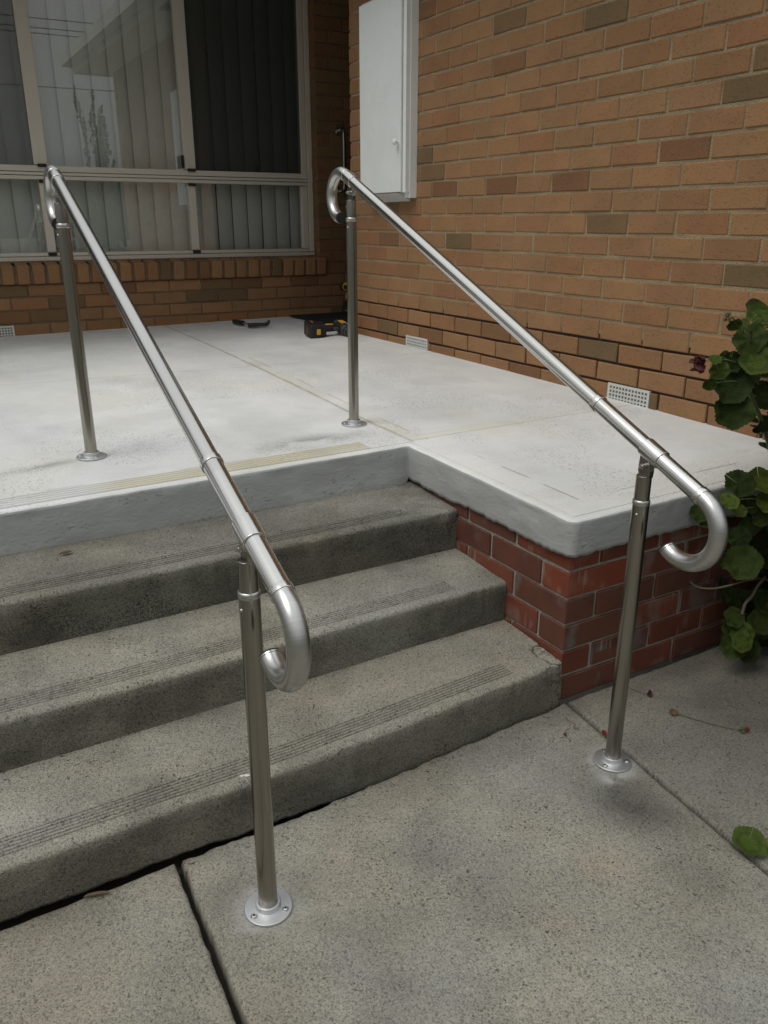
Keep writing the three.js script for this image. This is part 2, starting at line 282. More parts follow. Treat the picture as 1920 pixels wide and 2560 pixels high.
// lays a face of stretcher bond on a wall group (local x along, y up, face +z). rows: [y0, y1], joint phase
function layBricks(wall, rows, x0, x1, pitch, mats, holes = [], hide = () => false, d = 0.04, slip = 0.012) {
  const seen = [], rest = [];
  wall.updateMatrixWorld(true);
  rows.forEach(([y0, y1, ph, dark], ri) => {
    const s = rr(-slip, slip); let first = ph + s - Math.ceil((ph + s - x0) / pitch) * pitch;
    for (let a = first; a < x1 - 0.02; a += pitch) {
      let L = Math.max(x0, a + 0.004 + rr(-.0018, .0018)), R = Math.min(x1, a + pitch - 0.004 + rr(-.0018, .0018));
      if (R - L < 0.025) continue;
      let spans = [[L, R]];
      for (const [hx0, hx1, hy0, hy1] of holes) if (y1 > hy0 + 0.01 && y0 < hy1 - 0.01) spans = spans.flatMap(([l, r]) => (r <= hx0 || l >= hx1 ? [[l, r]] : [[l, Math.min(r, hx0)], [Math.max(l, hx1), r]].filter(([p, q]) => q - p > 0.02)));
      for (const [l, r] of spans) {
        const c = V3((l + r) / 2, (y0 + y1) / 2, 0), wpos = wall.localToWorld(c.clone());
        const g = brickShape(r - l, y1 - y0, d), mat = mats(c.x, c.y);
        (inView(wpos) && !hide(c) ? seen : rest).push({ g, mat, c, dist: wpos.distanceTo(camera.position) });
      }
    }
  });
  seen.sort((p, q) => p.dist - q.dist);
  rest.push(...seen.splice(300));
  for (const b of seen) { const m = part('brick', b.g, b.mat, wall); m.position.copy(b.c); m.position.z += rr(-0.0012, 0.0014); m.rotation.set(rr(-.006, .006), rr(-.004, .004), rr(-.002, .002)); }
  const by = new Map();
  for (const b of rest) { if (!by.has(b.mat)) by.set(b.mat, []); by.get(b.mat).push(b.g.clone().translate(b.c.x, b.c.y, b.c.z)); }
  for (const [mat, gs] of by) part('brickwork', mergeGeometries(gs), mat, wall).userData.kind = 'stuff';
}
const pick = (l) => l[(rnd() * l.length) | 0];

// lofted solid: for each x a profile of [z, y]; uv = metres mapped by uvf(x, arc)
function loft(xs, prof, uvf, ends = true) {
  const P = [], U = [], I = [], n = prof(xs[0]).length;
  xs.forEach((x) => { let s = 0, pz, py; prof(x).forEach(([z, y], i) => { if (i) s += Math.hypot(z - pz, y - py); pz = z; py = y; P.push(x, y, z); U.push(...uvf(x, s, z, y)); }); });
  for (let i = 0; i < xs.length - 1; i++) for (let j = 0; j < n - 1; j++) { const a = i * n + j, b = a + n; I.push(a, a + 1, b, b, a + 1, b + 1); }
  const g = new THREE.BufferGeometry();
  g.setAttribute('position', new THREE.Float32BufferAttribute(P, 3)); g.setAttribute('uv', new THREE.Float32BufferAttribute(U, 2)); g.setIndex(I); g.computeVertexNormals();
  return g;
}

// ------------------------------------------------------------------ ground, pavement, garden bed
{
  const ground = new THREE.Mesh(new THREE.PlaneGeometry(160, 160, 1, 1).rotateX(-Math.PI / 2).translate(0, -0.07, 0), null);
  const gt = makeTex(256, 256, (u, v, o) => { const f = 0.6 + 0.8 * fbm(u * 30, v * 30, 4); o[0] = 0.10 * f; o[1] = 0.105 * f; o[2] = 0.075 * f; o[3] = f; });
  gt.map.repeat.set(50, 50); ground.material = std({ map: gt.map, roughness: 1 });
  ground.name = 'ground'; ground.userData.kind = 'structure'; ground.receiveShadow = true; scene.add(ground);
  const dirt = new THREE.Mesh(new THREE.BoxGeometry(3.4, 0.02, 2.4).translate(-0.8, -0.052, 1.0), M.soil);
  dirt.name = 'soil'; dirt.userData.kind = 'structure'; dirt.receiveShadow = true; scene.add(dirt);
  const pav = structure('pavement');
  // slab: edges given as functions, ragged rim
  function slab(xl, xr, zn, zf, rag, ny = 0) {      // xl(z), xr(z), zn(x) near the steps, zf far
    const us = [0, 0, 0.004, 0.01, 0.02], n = 70, tu = []; 
    for (let i = 0; i <= n; i++) tu.push(i / n);
    const grid = [...us.slice(0, 1), ...tu], P = [], U = [], I = [];
    const rim = [-0.05, -0.012, -0.003, 0], ins = [0, 0, 0.003, 0.009];
    const A = [], lay = []; for (let k = 0; k < 4; k++) A.push([ins[k], rim[k]]);
    const cu = []; A.forEach(([i2, y]) => cu.push({ e: 0, i: i2, y })); for (let i = 1; i < n; i++) cu.push({ t: i / n, y: 0 }); [...A].reverse().forEach(([i2, y]) => cu.push({ e: 1, i: i2, y }));
    cu.forEach((a) => cu.forEach((b) => {
      const tv = b.t ?? b.e, tz = a.t ?? a.e;
      const x00 = tz, zApprox = zn(lerp(xl(0.3), xr(0.3), x00)) * (1 - tv) + zf * tv;
      let xL = xl(zApprox), xR = xr(zApprox);
      xL += rag * (fbm(zApprox * 40 + 3, xL * 10, 3) - 0.5); xR += rag * (fbm(zApprox * 40 + 13, xR * 10 + 2, 3) - 0.5);
      const x = a.t !== undefined ? lerp(xL, xR, a.t) : a.e ? xR - a.i : xL + a.i;
      const zN = zn(x) + rag * 1.5 * (fbm(x * 30 + 7, 5, 4) - 0.5);
      const z = b.t !== undefined ? lerp(zN, zf, b.t) : b.e ? zf - b.i : zN + b.i;
      P.push(x, Math.min(a.y, b.y) + ny + 0.0015 * (fbm(x * 6, z * 6, 2) - 0.5), z); U.push((x - PV.x0) / PV.w, (z - PV.z0) / PV.h);
    }));
    const m = cu.length;
    for (let i = 0; i < m - 1; i++) for (let j = 0; j < m - 1; j++) { const a = i * m + j, b = a + m; I.push(a, a + 1, b, b, a + 1, b + 1); }
    const g = new THREE.BufferGeometry(); g.setAttribute('position', new THREE.Float32BufferAttribute(P, 3)); g.setAttribute('uv', new THREE.Float32BufferAttribute(U, 2)); g.setIndex(I); g.computeVertexNormals();
    return g;
  }
  const noseX = (x) => lerp(0.012, 0.06, Math.min(1, -x / 0.85));
  const jl = (z) => -1.148 - 0.035 * (z - 0.08), jr = (z) => 0.016 - 0.11 * z;
  const zn = (x) => (x > 0.01 ? 0.02 : noseX(x) + 0.0085 - 0.004 * (fbm(x * 9, 2, 3) - 0.4));
  part('paving_slab', slab((z) => -2.6, (z) => jl(z) - 0.008, zn, 1.35, 0.009), paveMat, pav);
  part('paving_slab', slab((z) => jl(z) + 0.007, (z) => jr(z) - 0.004, zn, 1.35, 0.009), paveMat, pav);
  part('paving_slab', slab((z) => jr(z) + 0.004, (z) => 0.86, zn, 1.35, 0.005, 0.002), paveMat, pav);
  for (const [a, b] of [[-2.6, -1.2], [-1.185, -0.14], [-0.13, 0.86]]) part('paving_slab', slab((z) => a, (z) => b, (x) => 1.36, 2.9, 0.004), paveMat, pav);
  const bed = new THREE.Mesh(new THREE.BoxGeometry(3.2, 0.06, 2.2, 1, 1, 1).translate(2.48, -0.03, 0.98), M.soil);
  bed.name = 'garden_bed'; bed.userData.kind = 'structure'; bed.receiveShadow = true; scene.add(bed);
}

// ------------------------------------------------------------------ concrete steps
{
  const st = thing('concrete_steps', 'three weathered grey concrete steps with grooved nosings below the pale landing', 'steps');
  const specs = [
    { n: 1, y: 0.142, drop: 0.012, back: (x) => lerp(-0.26, -0.235, sst(0, -1.4, x)) - 0.03, nose: (x) => lerp(0.012, 0.06, Math.min(1, -x / 0.85)), bot: -0.0 },
    { n: 2, y: 0.287, drop: 0.014, back: (x) => -0.56, nose: (x) => lerp(-0.262, -0.236, sst(0, -1.4, x)), bot: 0.125 },
    { n: 3, y: 0.442, drop: 0.015, back: (x) => -0.84, nose: (x) => lerp(-0.532, -0.522, sst(0, -1.4, x)), bot: 0.265 },
  ];
  const xs = [];
  for (let x = -2.6; x < -1.75; x += 0.05) xs.push(x);
  for (let x = -1.75; x < -0.2; x += 0.012) xs.push(x);
  for (let x = -0.2; x < -0.0015; x += 0.0035) xs.push(x); xs.push(-0.002);
  for (const s of specs) {
    const tread = 0.27 + 0.02;
    const prof = (x) => {
      const zb = s.back(x), zn = s.nose(x), r = 0.013 + 0.005 * (noise(x * 18 + s.n * 7, 3) - 0.5), L = zn - zb, out = [];
      const top = (z) => s.y - s.drop * sst(zb + 0.02, zn, z) + 0.0025 * (fbm(x * 5 + s.n * 31, z * 5, 3) - 0.5);
      const g0 = zn - GR.a, g1 = zn - GR.b, end = sst(-0.162, -0.172, x + 0.004 * (noise(x * 9, s.n) - 0.5));
      const pushT = (z, dep = 0) => {
        let y = top(z) - dep;
        if (s.n === 1 && x > -0.08) { const d = segD(x, z), inside = x > -0.044 && z > -0.098 ? 1 : 0; y -= 0.012 * gauss(d, 0.0032) + inside * sst(0.001, 0.006, d) * (0.0035 + 0.006 * (fbm(x * 90, z * 90, 3) - 0.5)); }
        out.push([z, y]);
      };
      for (let i = 0; i < 26; i++) pushT(lerp(zb, g0, i / 26));
      for (let i = 0; i <= 42; i++) { const z = lerp(g0, g1, i / 42), ph = Math.max(0, Math.sin((i / 42) * Math.PI * 2 * (s.n === 3 ? 5 : GR.n) - 0.5)); pushT(z, end * (0.004 * Math.pow(ph, 0.6)) * (0.8 + 0.35 * noise(x * 30, z * 60)) ); }
      pushT(lerp(g1, zn - r, 0.5));
      const er = 0.008 * Math.max(0, fbm(x * 16 + 40 * s.n, 8, 4) - 0.55) * 6 + (s.n === 1 ? 0.01 * sst(-0.09, -0.03, x) * fbm(x * 40, 2, 3) : 0);
      const ty = top(zn - r);
      for (let i = 0; i <= 9; i++) { const a = (i / 9) * Math.PI / 2; out.push([zn - r + (r - er * 0.7) * Math.sin(a), ty - r + (r - er * 0.5) * Math.cos(a)]); }
      const yb = s.bot + (s.n === 1 ? lerp(-0.03, -0.002 + 0.014 * (fbm(x * 38, 1, 4) - 0.3), sst(-0.35, -1.25, x + 0.25 * (fbm(x * 8, 6, 3) - 0.5))) : 0), y1 = ty - r;
      for (let i = 1; i <= 18; i++) { const t = i / 18, y = lerp(y1, yb, t); out.push([zn - 0.004 * t + 0.003 * (fbm(x * 7 + s.n * 3, y * 9, 3) - 0.5) * sst(0, 0.2, t) - er * 0.7 * (1 - t) * (1 - t), y]); }
      out.push([zn - 0.03, yb - 0.004], [zn - 0.12, yb - 0.006 - (s.n === 1 ? 0.03 : 0)]);
      return out;
    };
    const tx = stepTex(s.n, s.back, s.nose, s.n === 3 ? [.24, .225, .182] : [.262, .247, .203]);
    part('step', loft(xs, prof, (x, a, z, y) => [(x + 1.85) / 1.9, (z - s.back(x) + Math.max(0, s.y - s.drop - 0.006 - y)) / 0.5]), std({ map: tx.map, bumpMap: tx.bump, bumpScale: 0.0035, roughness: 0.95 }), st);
    // right end face against the brick plinth is closed
    const pe = prof(-0.002), sh = new THREE.Shape(pe.map(([z, y]) => new THREE.Vector2(z, y)));
    void sh;
  }
}

// ------------------------------------------------------------------ landing
{
  const ld = thing('landing', 'pale coated concrete porch landing with tooled joints above the grey steps', 'landing');
  const inset = 0.03;
  // top sheet on an irregular grid
  const gx = [], gz = [];
  for (let x = -2.6; x < 0.0095; x += 0.0785) gx.push(Math.min(x, 0.01)); gx.push(0.01); for (let x = 0.08; x < 1.13; x += 0.075) gx.push(x); gx.push(1.13); for (let x = 1.25; x <= 2.45; x += 0.2) gx.push(x);
  for (let z = -4.66; z < -0.843; z += 0.0797) gz.push(z); gz.push(-0.842); for (let z = -0.77; z < -0.012; z += 0.075) gz.push(z); gz.push(-0.01);
  const P = [], U = [], I = [], id = (i, j) => i * gz.length + j;
  gx.forEach((x) => gz.forEach((z) => { P.push(x, hL(x, z), z); U.push((x - SL.x0) / SL.w, (z - SL.z0) / SL.h); }));
  for (let i = 0; i < gx.length - 1; i++) for (let j = 0; j < gz.length - 1; j++) {
    const cx = (gx[i] + gx[i + 1]) / 2, cz = (gz[j] + gz[j + 1]) / 2;
    if (cx < 0.01 && cz > -0.842) continue; if (cx > 1.13 && cz > -3.3) continue;
    I.push(id(i, j), id(i, j + 1), id(i + 1, j), id(i + 1, j), id(i, j + 1), id(i + 1, j + 1));
  }
  const g = new THREE.BufferGeometry(); g.setAttribute('position', new THREE.Float32BufferAttribute(P, 3)); g.setAttribute('uv', new THREE.Float32BufferAttribute(U, 2)); g.setIndex(I);
  // rim strip: path of the outer edge with mitred inward normals
  const corner = [[-2.6, -0.812], [-0.02, -0.812], [-0.02, 0.02], [1.13, 0.02]], path = [];
  for (let k = 0; k < 3; k++) { const [ax, az] = corner[k], [bx, bz] = corner[k + 1], L = Math.hypot(bx - ax, bz - az), n = Math.round(L / 0.008); for (let i = 0; i < n + (k === 2 ? 1 : 0); i++) path.push([lerp(ax, bx, i / n), lerp(az, bz, i / n), k, i === 0 && k ? 1 : 0]); }
  const inn = [[0, -1], [1, 0], [0, -1]];
  { const rc = 0.03, cx = -0.02 + rc, cz = 0.02 - rc, k0 = path.findIndex((p) => p[2] === 1 && p[1] > cz), k1 = path.findIndex((p) => p[2] === 2 && p[0] > cx), arc = [];
    for (let i = 0; i <= 12; i++) { const a = (i / 12) * Math.PI / 2; arc.push([cx - rc * Math.cos(a), cz + rc * Math.sin(a), i < 6 ? 1 : 2, 0, Math.cos(a), -Math.sin(a)]); }
    path.splice(k0, k1 - k0, ...arc); }
  const build = (prof, uvf) => {
    const p2 = [], u2 = [], i2 = []; let s = 0;
    path.forEach(([x, z, k, isC, ax, az], i) => {
      if (i) s += Math.hypot(x - path[i - 1][0], z - path[i - 1][1]);
      let [nx, nz] = ax === undefined ? inn[k] : [ax, az]; if (isC) { nx = inn[k][0] + inn[k - 1][0]; nz = inn[k][1] + inn[k - 1][1]; }
      const pr = prof(x, z, k, s); let a = 0;
      pr.forEach(([d, y], j) => { if (j) a += Math.hypot(d - pr[j - 1][0], y - pr[j - 1][1]); const X = x + nx * d, Z = z + nz * d; p2.push(X, y, Z); u2.push(...uvf(X, Z, s, a)); });
    });
    const m = prof(0, 0, 0, 0).length;
    for (let i = 0; i < path.length - 1; i++) for (let j = 0; j < m - 1; j++) { const a = i * m + j, b = a + m; i2.push(a, a + 1, b, b, a + 1, b + 1); }
    const q = new THREE.BufferGeometry(); q.setAttribute('position', new THREE.Float32BufferAttribute(p2, 3)); q.setAttribute('uv', new THREE.Float32BufferAttribute(u2, 2)); q.setIndex(i2); q.computeVertexNormals(); return q;
  };
  const R = 0.013, wav = (s) => 0.006 * (fbm(s * 14, 3, 4) - 0.5);
  const rimTop = (x, z, k, s) => { const y = hL(x, z), o = [[inset, hL(x + 0, z)]]; const r = R + 0.004 * (noise(s * 20, 8) - 0.5), w = wav(s); o.push([r + 0.006, y]); for (let i = 0; i <= 5; i++) { const a = (i / 8) * Math.PI / 2; o.push([r - r * Math.sin(a) + w * sst(0, 5, i), y - r + r * Math.cos(a)]); } return o; };
  const a5 = (5 / 8) * Math.PI / 2;
  const edge = (x, z, k, s) => {
    const y = hL(x, z), r = R + 0.004 * (noise(s * 20, 8) - 0.5), w = wav(s), o = [];
    for (let i = 5; i <= 8; i++) { const a = (i / 8) * Math.PI / 2; o.push([r - r * Math.sin(a) + w, y - r + r * Math.cos(a)]); }
    const yb = k === 0 ? 0.428 : 0.455 - 0.006 * sst(0.38, 0.68, fbm(s * 5 + 3, 9, 4)) - 0.009 * (fbm(s * 60, 4, 3) - 0.5), n = 10;
    for (let i = 1; i <= n; i++) { const t = i / n; o.push([w * (1 - t) + 0.006 * (fbm(s * 9, t * 2, 3) - 0.5) + (k ? 0.006 * t * t : 0.004 * t), lerp(y - r, yb, t)]); }
    o.push([k ? 0.02 : 0.03, yb - 0.002]);
    return o;
  };
  g.computeVertexNormals();
  const rt = build(rimTop, (X, Z) => [(X - SL.x0) / SL.w, (Z - SL.z0) / SL.h]);
  part('slab', mergeGeometries([g, rt]), slabMat, ld);
  part('slab_edge', build(edge, (X, Z, s, a) => [s / 2, a]), renderMat, ld);
}
// brick plinth under the right bay
{
  const pl = thing('brick_plinth', 'dark red brick plinth beside the steps under the landing corner', 'plinth');
  const lines = [-0.01, 0.0725, 0.155, 0.2375, 0.32, 0.4025, 0.485];
  part('mortar', planarUV(boxMM(0.0065, 1.117, -0.05, 0.478, -0.84, -0.0065)), M.mortGrey, pl);
  const L = (x0, x1, z0, z1, y0, y1) => {
    const g = new RoundedBoxGeometry(x1 - x0, y1 - y0, z1 - z0, 1, 0.004); const n = g.attributes.position, nn = g.attributes.normal, uv = g.attributes.uv, ou = rr(0, 9), ov = rr(0, 9);
    for (let i = 0; i < n.count; i++) uv.setXY(i, ou + (Math.abs(nn.getX(i)) > 0.7 ? n.getZ(i) : n.getX(i)) / 0.6, ov + (n.getY(i) + (Math.abs(nn.getY(i)) > 0.7 ? n.getZ(i) : 0)) / 0.6);
    const m = part('brick', g, pick(RED), pl); m.position.set((x0 + x1) / 2 + rr(-.0015, .001), (y0 + y1) / 2, (z0 + z1) / 2 + rr(-.001, .0015)); m.rotation.set(rr(-.004, .004), rr(-.006, .006), rr(-.005, .005));
  };
  for (let k = 0; k < 6; k++) {
    const y0 = lines[k] + 0.0055 + rr(-.0022, .0015), y1 = lines[k + 1] - 0.0055 + rr(-.002, .002), even = k % 2 === 1;   // odd rows (top row k=5): stretcher on the left face at the corner
    if (even) { L(0, 0.108, -0.228, 0, y0, y1); for (let z = -0.24; z > -0.8; z -= 0.24) L(0, 0.1, Math.max(-0.84, z - 0.228), z, y0, y1); for (let x = 0.119; x < 1.1; x += 0.24) L(x, Math.min(1.115, x + 0.229), -0.1, 0, y0, y1); }
    else { L(0, 0.228, -0.108, 0, y0, y1); for (let z = -0.119; z > -0.8; z -= 0.24) L(0, 0.1, Math.max(-0.84, z - 0.229), z, y0, y1); for (let x = 0.24; x < 1.1; x += 0.24) L(x, Math.min(1.115, x + 0.228), -0.1, 0, y0, y1); }
  }
}

// ------------------------------------------------------------------ right-hand brick wall
const XW = 1.117, ZE = -3.354, ZF = -0.15, ZB = -4.55, YT = 2.95;
{
  const w = thing('brick_wall', 'tan brick side wall rising along the right of the landing, with a white cabinet', 'wall', [XW, 0, 0]);
  w.rotation.y = -Math.PI / 2;                      // local x = world z, face towards -x
  part('mortar', boxMM(ZE + 0.008, ZF - 0.008, 0.86, YT, -0.24, -0.0045), M.mortTan, w);
  part('mortar', boxMM(ZE + 0.008, ZF - 0.008, 0, 0.858, -0.24, -0.011), M.mortDark, w, 'dark open joints of the lowest courses');
  const yw = 1.3498, zw = -2.4155, rows = [];
  for (let k = -19; k <= 15; k++) { const y1 = yw - k * 0.086 - 0.005, y0 = y1 - 0.076; if (y0 < 0.3 || y0 > YT - 0.02) continue; rows.push([y0, Math.min(y1, YT), zw + (k & 1 ? 0.12 : 0)]); }
  const tone = (x, y) => { const r = rnd(), low = y < 0.78 ? 0.12 : 0; return r < 0.085 + low ? pick(DARKTAN) : pick(TAN); };
  const vents = [[-1.008, -0.776, 0.575, 0.662], [-2.668, -2.438, 0.575, 0.662]];
  layBricks(w, rows, ZE, ZF, 0.24, tone, vents, (c) => c.y < 0.54 || (c.x > -3.05 && c.x < -2.58 && c.y > 1.46 && c.y < 2.4));
  // end bricks of the return (seen as the toothed corner) and the front face of the wing
  const ret = thing('brick_wall_001', 'tan brick wall return facing the shaded door recess', 'wall', [0, 0, ZE]);
  ret.rotation.y = Math.PI;                         // local +z = world -z
  part('mortar', boxMM(-XW - 0.9, -XW - 0.012, 0.55, YT, -0.2, -0.006), M.mortBack, ret);
  layBricks(ret, rows.map(([a, b]) => [a, b, -XW - 0.23]), -XW - 0.9, -XW - 0.004, 0.24, tone, [], () => true);
  const fr = thing('brick_wall_002', 'tan brick front wall of the wing behind the geranium', 'wall', [0, 0, ZF]);
  part('mortar', boxMM(XW + 0.012, 6, -0.05, YT, -0.2, -0.006), M.mortTan, fr);
  layBricks(fr, rows.concat(Array.from({ length: 7 }, (_, i) => [0.5 - 0.086 * i - 0.076, 0.5 - 0.086 * i, 0])).map(([a, b]) => [a, b, XW + rr(0, 0.2)]), XW + 0.004, 6, 0.24, tone, [], () => true);
}
// ------------------------------------------------------------------ back wall with the window
const DW = 0.084, wx = (x) => -1.468 + 1.0139 * (x + 1.468), wy = (y) => 1.31 + 1.0139 * (y - 1.31), ZWF = ZB - DW;
{
  const w = thing('brick_wall_003', 'shaded tan brick back wall below and beside the large window', 'wall', [0, 0, ZB]);
  const xr = 1.462, yb = 0.9236, rows = [];
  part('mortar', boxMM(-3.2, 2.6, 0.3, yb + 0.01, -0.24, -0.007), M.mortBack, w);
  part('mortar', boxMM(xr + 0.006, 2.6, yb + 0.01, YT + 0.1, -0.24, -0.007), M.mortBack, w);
  for (let k = 0; k < 6; k++) rows.push([yb - k * 0.086 - 0.081, yb - k * 0.086 - 0.005, -0.7176 + (k & 1 ? 0.12 : 0)]);
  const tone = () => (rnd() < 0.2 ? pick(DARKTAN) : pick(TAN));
  layBricks(w, rows, -3.2, 2.6, 0.24, tone, [[-0.945, -0.83, 0.575, 0.665]], (c) => c.y < 0.5);
  const up = []; for (let k = 0; k < 24; k++) up.push([yb + k * 0.086 + 0.005, yb + k * 0.086 + 0.081, xr + (k & 1 ? 0.12 : 0)]);
  layBricks(w, up, xr, 2.6, 0.24, () => pick(DARKTAN), [], () => false, 0.09, 0.0);  // recess shade painted into this strip: all dark bricks, dark mortar
  // brick-on-edge sill
  for (let x = -2.3; x < xr - 0.01; x += 0.0955) {
    const g = new RoundedBoxGeometry(0.078 + rr(-.002, .003), 0.128, 0.15, 2, 0.012), uv = g.attributes.uv, p = g.attributes.position, ou = rr(0, 9);
    for (let i = 0; i < p.count; i++) uv.setXY(i, ou + p.getX(i) / 0.6, p.getY(i) / 0.6 + p.getZ(i) / 0.6);
    const m = part('sill_brick', g, rnd() < 0.15 ? pick(DARKTAN) : pick(TAN), w); m.position.set(x + 0.048, 0.993, -0.04 + rr(-.002, .003)); m.rotation.set(0.12 + rr(-.01, .01), rr(-.01, .01), rr(-.012, .012));
  }
  part('sill_mortar', boxMM(-2.3, xr - 0.012, 0.93, 1.04, -0.1, 0.016), M.mortBack, w);
}
{
  const win = thing('window', 'wide beige aluminium sliding window with vertical blinds behind the glass', 'window', [0, 0, ZWF]);
  const X0 = -2.4, XR = wx(1.424), YB = wy(1.07), YTOP = 2.99, fm = M.frame;
  const F = (n, x0, x1, y0, y1, z0 = -0.07, z1 = 0) => part(n, rbox(x1 - x0, y1 - y0, z1 - z0, 0.003, (x0 + x1) / 2, (y0 + y1) / 2, (z0 + z1) / 2), fm, win);
  F('frame', X0, XR, YB, wy(1.096)); F('frame', X0, wx(1.383), wy(1.100), wy(1.121), -0.07, -0.012);
  F('frame', wx(1.387), XR, wy(1.099), YTOP); F('frame', wx(1.340), wx(1.383), wy(1.125), wy(1.574), -0.07, -0.012); F('frame', wx(1.340), wx(1.383), wy(1.625), YTOP, -0.07, -0.014);
  F('frame', X0, XR, YTOP, YTOP + 0.05);
  F('transom', X0, wx(1.383), wy(1.578), wy(1.600), -0.07, -0.004); F('transom', X0, wx(1.383), wy(1.6045), wy(1.622), -0.07, -0.008); F('transom', X0, wx(1.383), wy(1.6265), wy(1.663), -0.06, -0.016);
  for (const [c, wd] of [[-0.52, 0.085], [0.476, 0.078]]) { F('mullion', wx(c - wd / 2), wx(c + wd / 2), wy(1.668), YTOP - 0.002, -0.06, -0.012); F('mullion', wx(c - 0.027), wx(c + 0.027), wy(1.126), wy(1.573), -0.06, -0.014);
    part('stop', box(0.055, 0.02, 0.012, wx(c) + 0.005, wy(1.663), -0.004), M.rubber, win); part('stop', box(0.055, 0.018, 0.012, wx(c), wy(1.566), -0.004), M.rubber, win); part('stop', box(0.055, 0.02, 0.012, wx(c), wy(1.112), -0.004), M.rubber, win); }
  part('latch', rbox(0.02, 0.085, 0.02, 0.004, wx(0.418), wy(1.715), 0.0), M.rubber, win);
  const xsP = [[X0, wx(-0.55)], [wx(-0.5), wx(0.445)], [wx(0.51), wx(1.342)]];
  xsP.forEach(([a, b], i) => {
    const pn = (y0, y1, z) => part('pane', new THREE.PlaneGeometry(b - a + 0.03, y1 - y0).translate((a + b) / 2, (y0 + y1) / 2, z), M.glass, win);
    pn(wy(1.11), wy(1.59), -0.04); pn(wy(1.64), YTOP + 0.01, -0.042);
    if (i !== 1) part('insect_screen', new THREE.PlaneGeometry(b - a + 0.02, YTOP - wy(1.64)).translate((a + b) / 2, (YTOP + wy(1.64)) / 2, -0.024), i ? M.screen : M.screenLight, win, 'dark insect screen over the pane');
  });
  part('pull_tab', rbox(0.03, 0.035, 0.006, 0.002, wx(0.98), wy(1.685), -0.018), M.rubber, win);
  // blinds
  const bl = thing('vertical_blind', 'grey-green vertical slat blind hanging closed inside the window', 'blind', [0, 0, ZWF - 0.16]);
  const bt = makeTex(128, 128, (u, v, o) => { const f = 0.92 + 0.1 * noise(u * 60, v * 60) + 0.1 * (fbm(u * 4, v * 3, 3) - 0.5); o[0] = 0.49 * f; o[1] = 0.515 * f; o[2] = 0.465 * f; o[3] = f; });
  const bm = std({ map: bt.map, roughness: 0.9 });
  part('head_rail', rbox(4, 0.04, 0.05, 0.004, -0.4, 2.98, 0), M.whiteOld, bl);
  for (let i = 0, x = -2.3; x < 1.62; x += 0.118 + rr(-.004, .004), i++) {
    const sh = new THREE.Shape(); const wd = 0.127;
    const g = new THREE.BufferGeometry(), P = [], U = [], I = [], nn = 6;
    for (let a = 0; a <= nn; a++) for (const y of [1.05, 2.96]) { const t = a / nn - 0.5; P.push(t * wd, y, 0.006 * (1 - 4 * t * t)); U.push(a / nn, y); }
    for (let a = 0; a < nn; a++) { const k = a * 2; I.push(k, k + 2, k + 1, k + 1, k + 2, k + 3); }
    g.setAttribute('position', new THREE.Float32BufferAttribute(P, 3)); g.setAttribute('uv', new THREE.Float32BufferAttribute(U, 2)); g.setIndex(I); g.computeVertexNormals();
    const m = part('slat', g, bm, bl); m.position.x = x; m.rotation.y = 0.2 + rr(-.07, .07) + (x > 1.25 ? 0.08 : 0);
  }
  // room behind
  const room = structure('room'); const rw = std({ color: lin(.1, .095, .085), roughness: 0.9, side: THREE.DoubleSide });
  part('room_shell', merge([boxMM(-3.2, 2.6, 0.3, 0.34, -7.5, ZB - 0.25), boxMM(-3.2, 2.6, 3.05, 3.1, -7.5, ZB - 0.25), boxMM(-3.2, 2.6, 0.34, 3.05, -7.6, -7.5), boxMM(-3.25, -3.2, 0.3, 3.1, -7.5, ZB), boxMM(2.6, 2.65, 0.3, 3.1, -7.5, ZB)]), rw, room);
}
// recess: door wall on the right of the porch
{
  const w = thing('brick_wall_004', 'dark brick side of the door recess behind the corner', 'wall', [2.45, 0, 0]);
  w.rotation.y = -Math.PI / 2;
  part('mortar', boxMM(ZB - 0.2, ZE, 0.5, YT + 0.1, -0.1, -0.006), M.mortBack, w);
  const d = thing('front_door', 'dark front door in the recess side', 'door', [2.44, 0.62, -3.95]);
  const dm = std({ color: lin(.05, .03, .02), roughness: 0.6 });
  part('panel', rbox(0.04, 2.04, 0.82, 0.004, -0.02, 1.03, 0), dm, d); part('door_frame', merge([boxMM(-0.035, 0.02, 0, 2.1, -0.46, -0.415), boxMM(-0.035, 0.02, 0, 2.1, 0.415, 0.46), boxMM(-0.035, 0.02, 2.055, 2.1, -0.414, 0.414)]), dm, d); part('handle', rbox(0.05, 0.02, 0.12, 0.008, -0.06, 1.0, 0.33), M.steel, d);
}
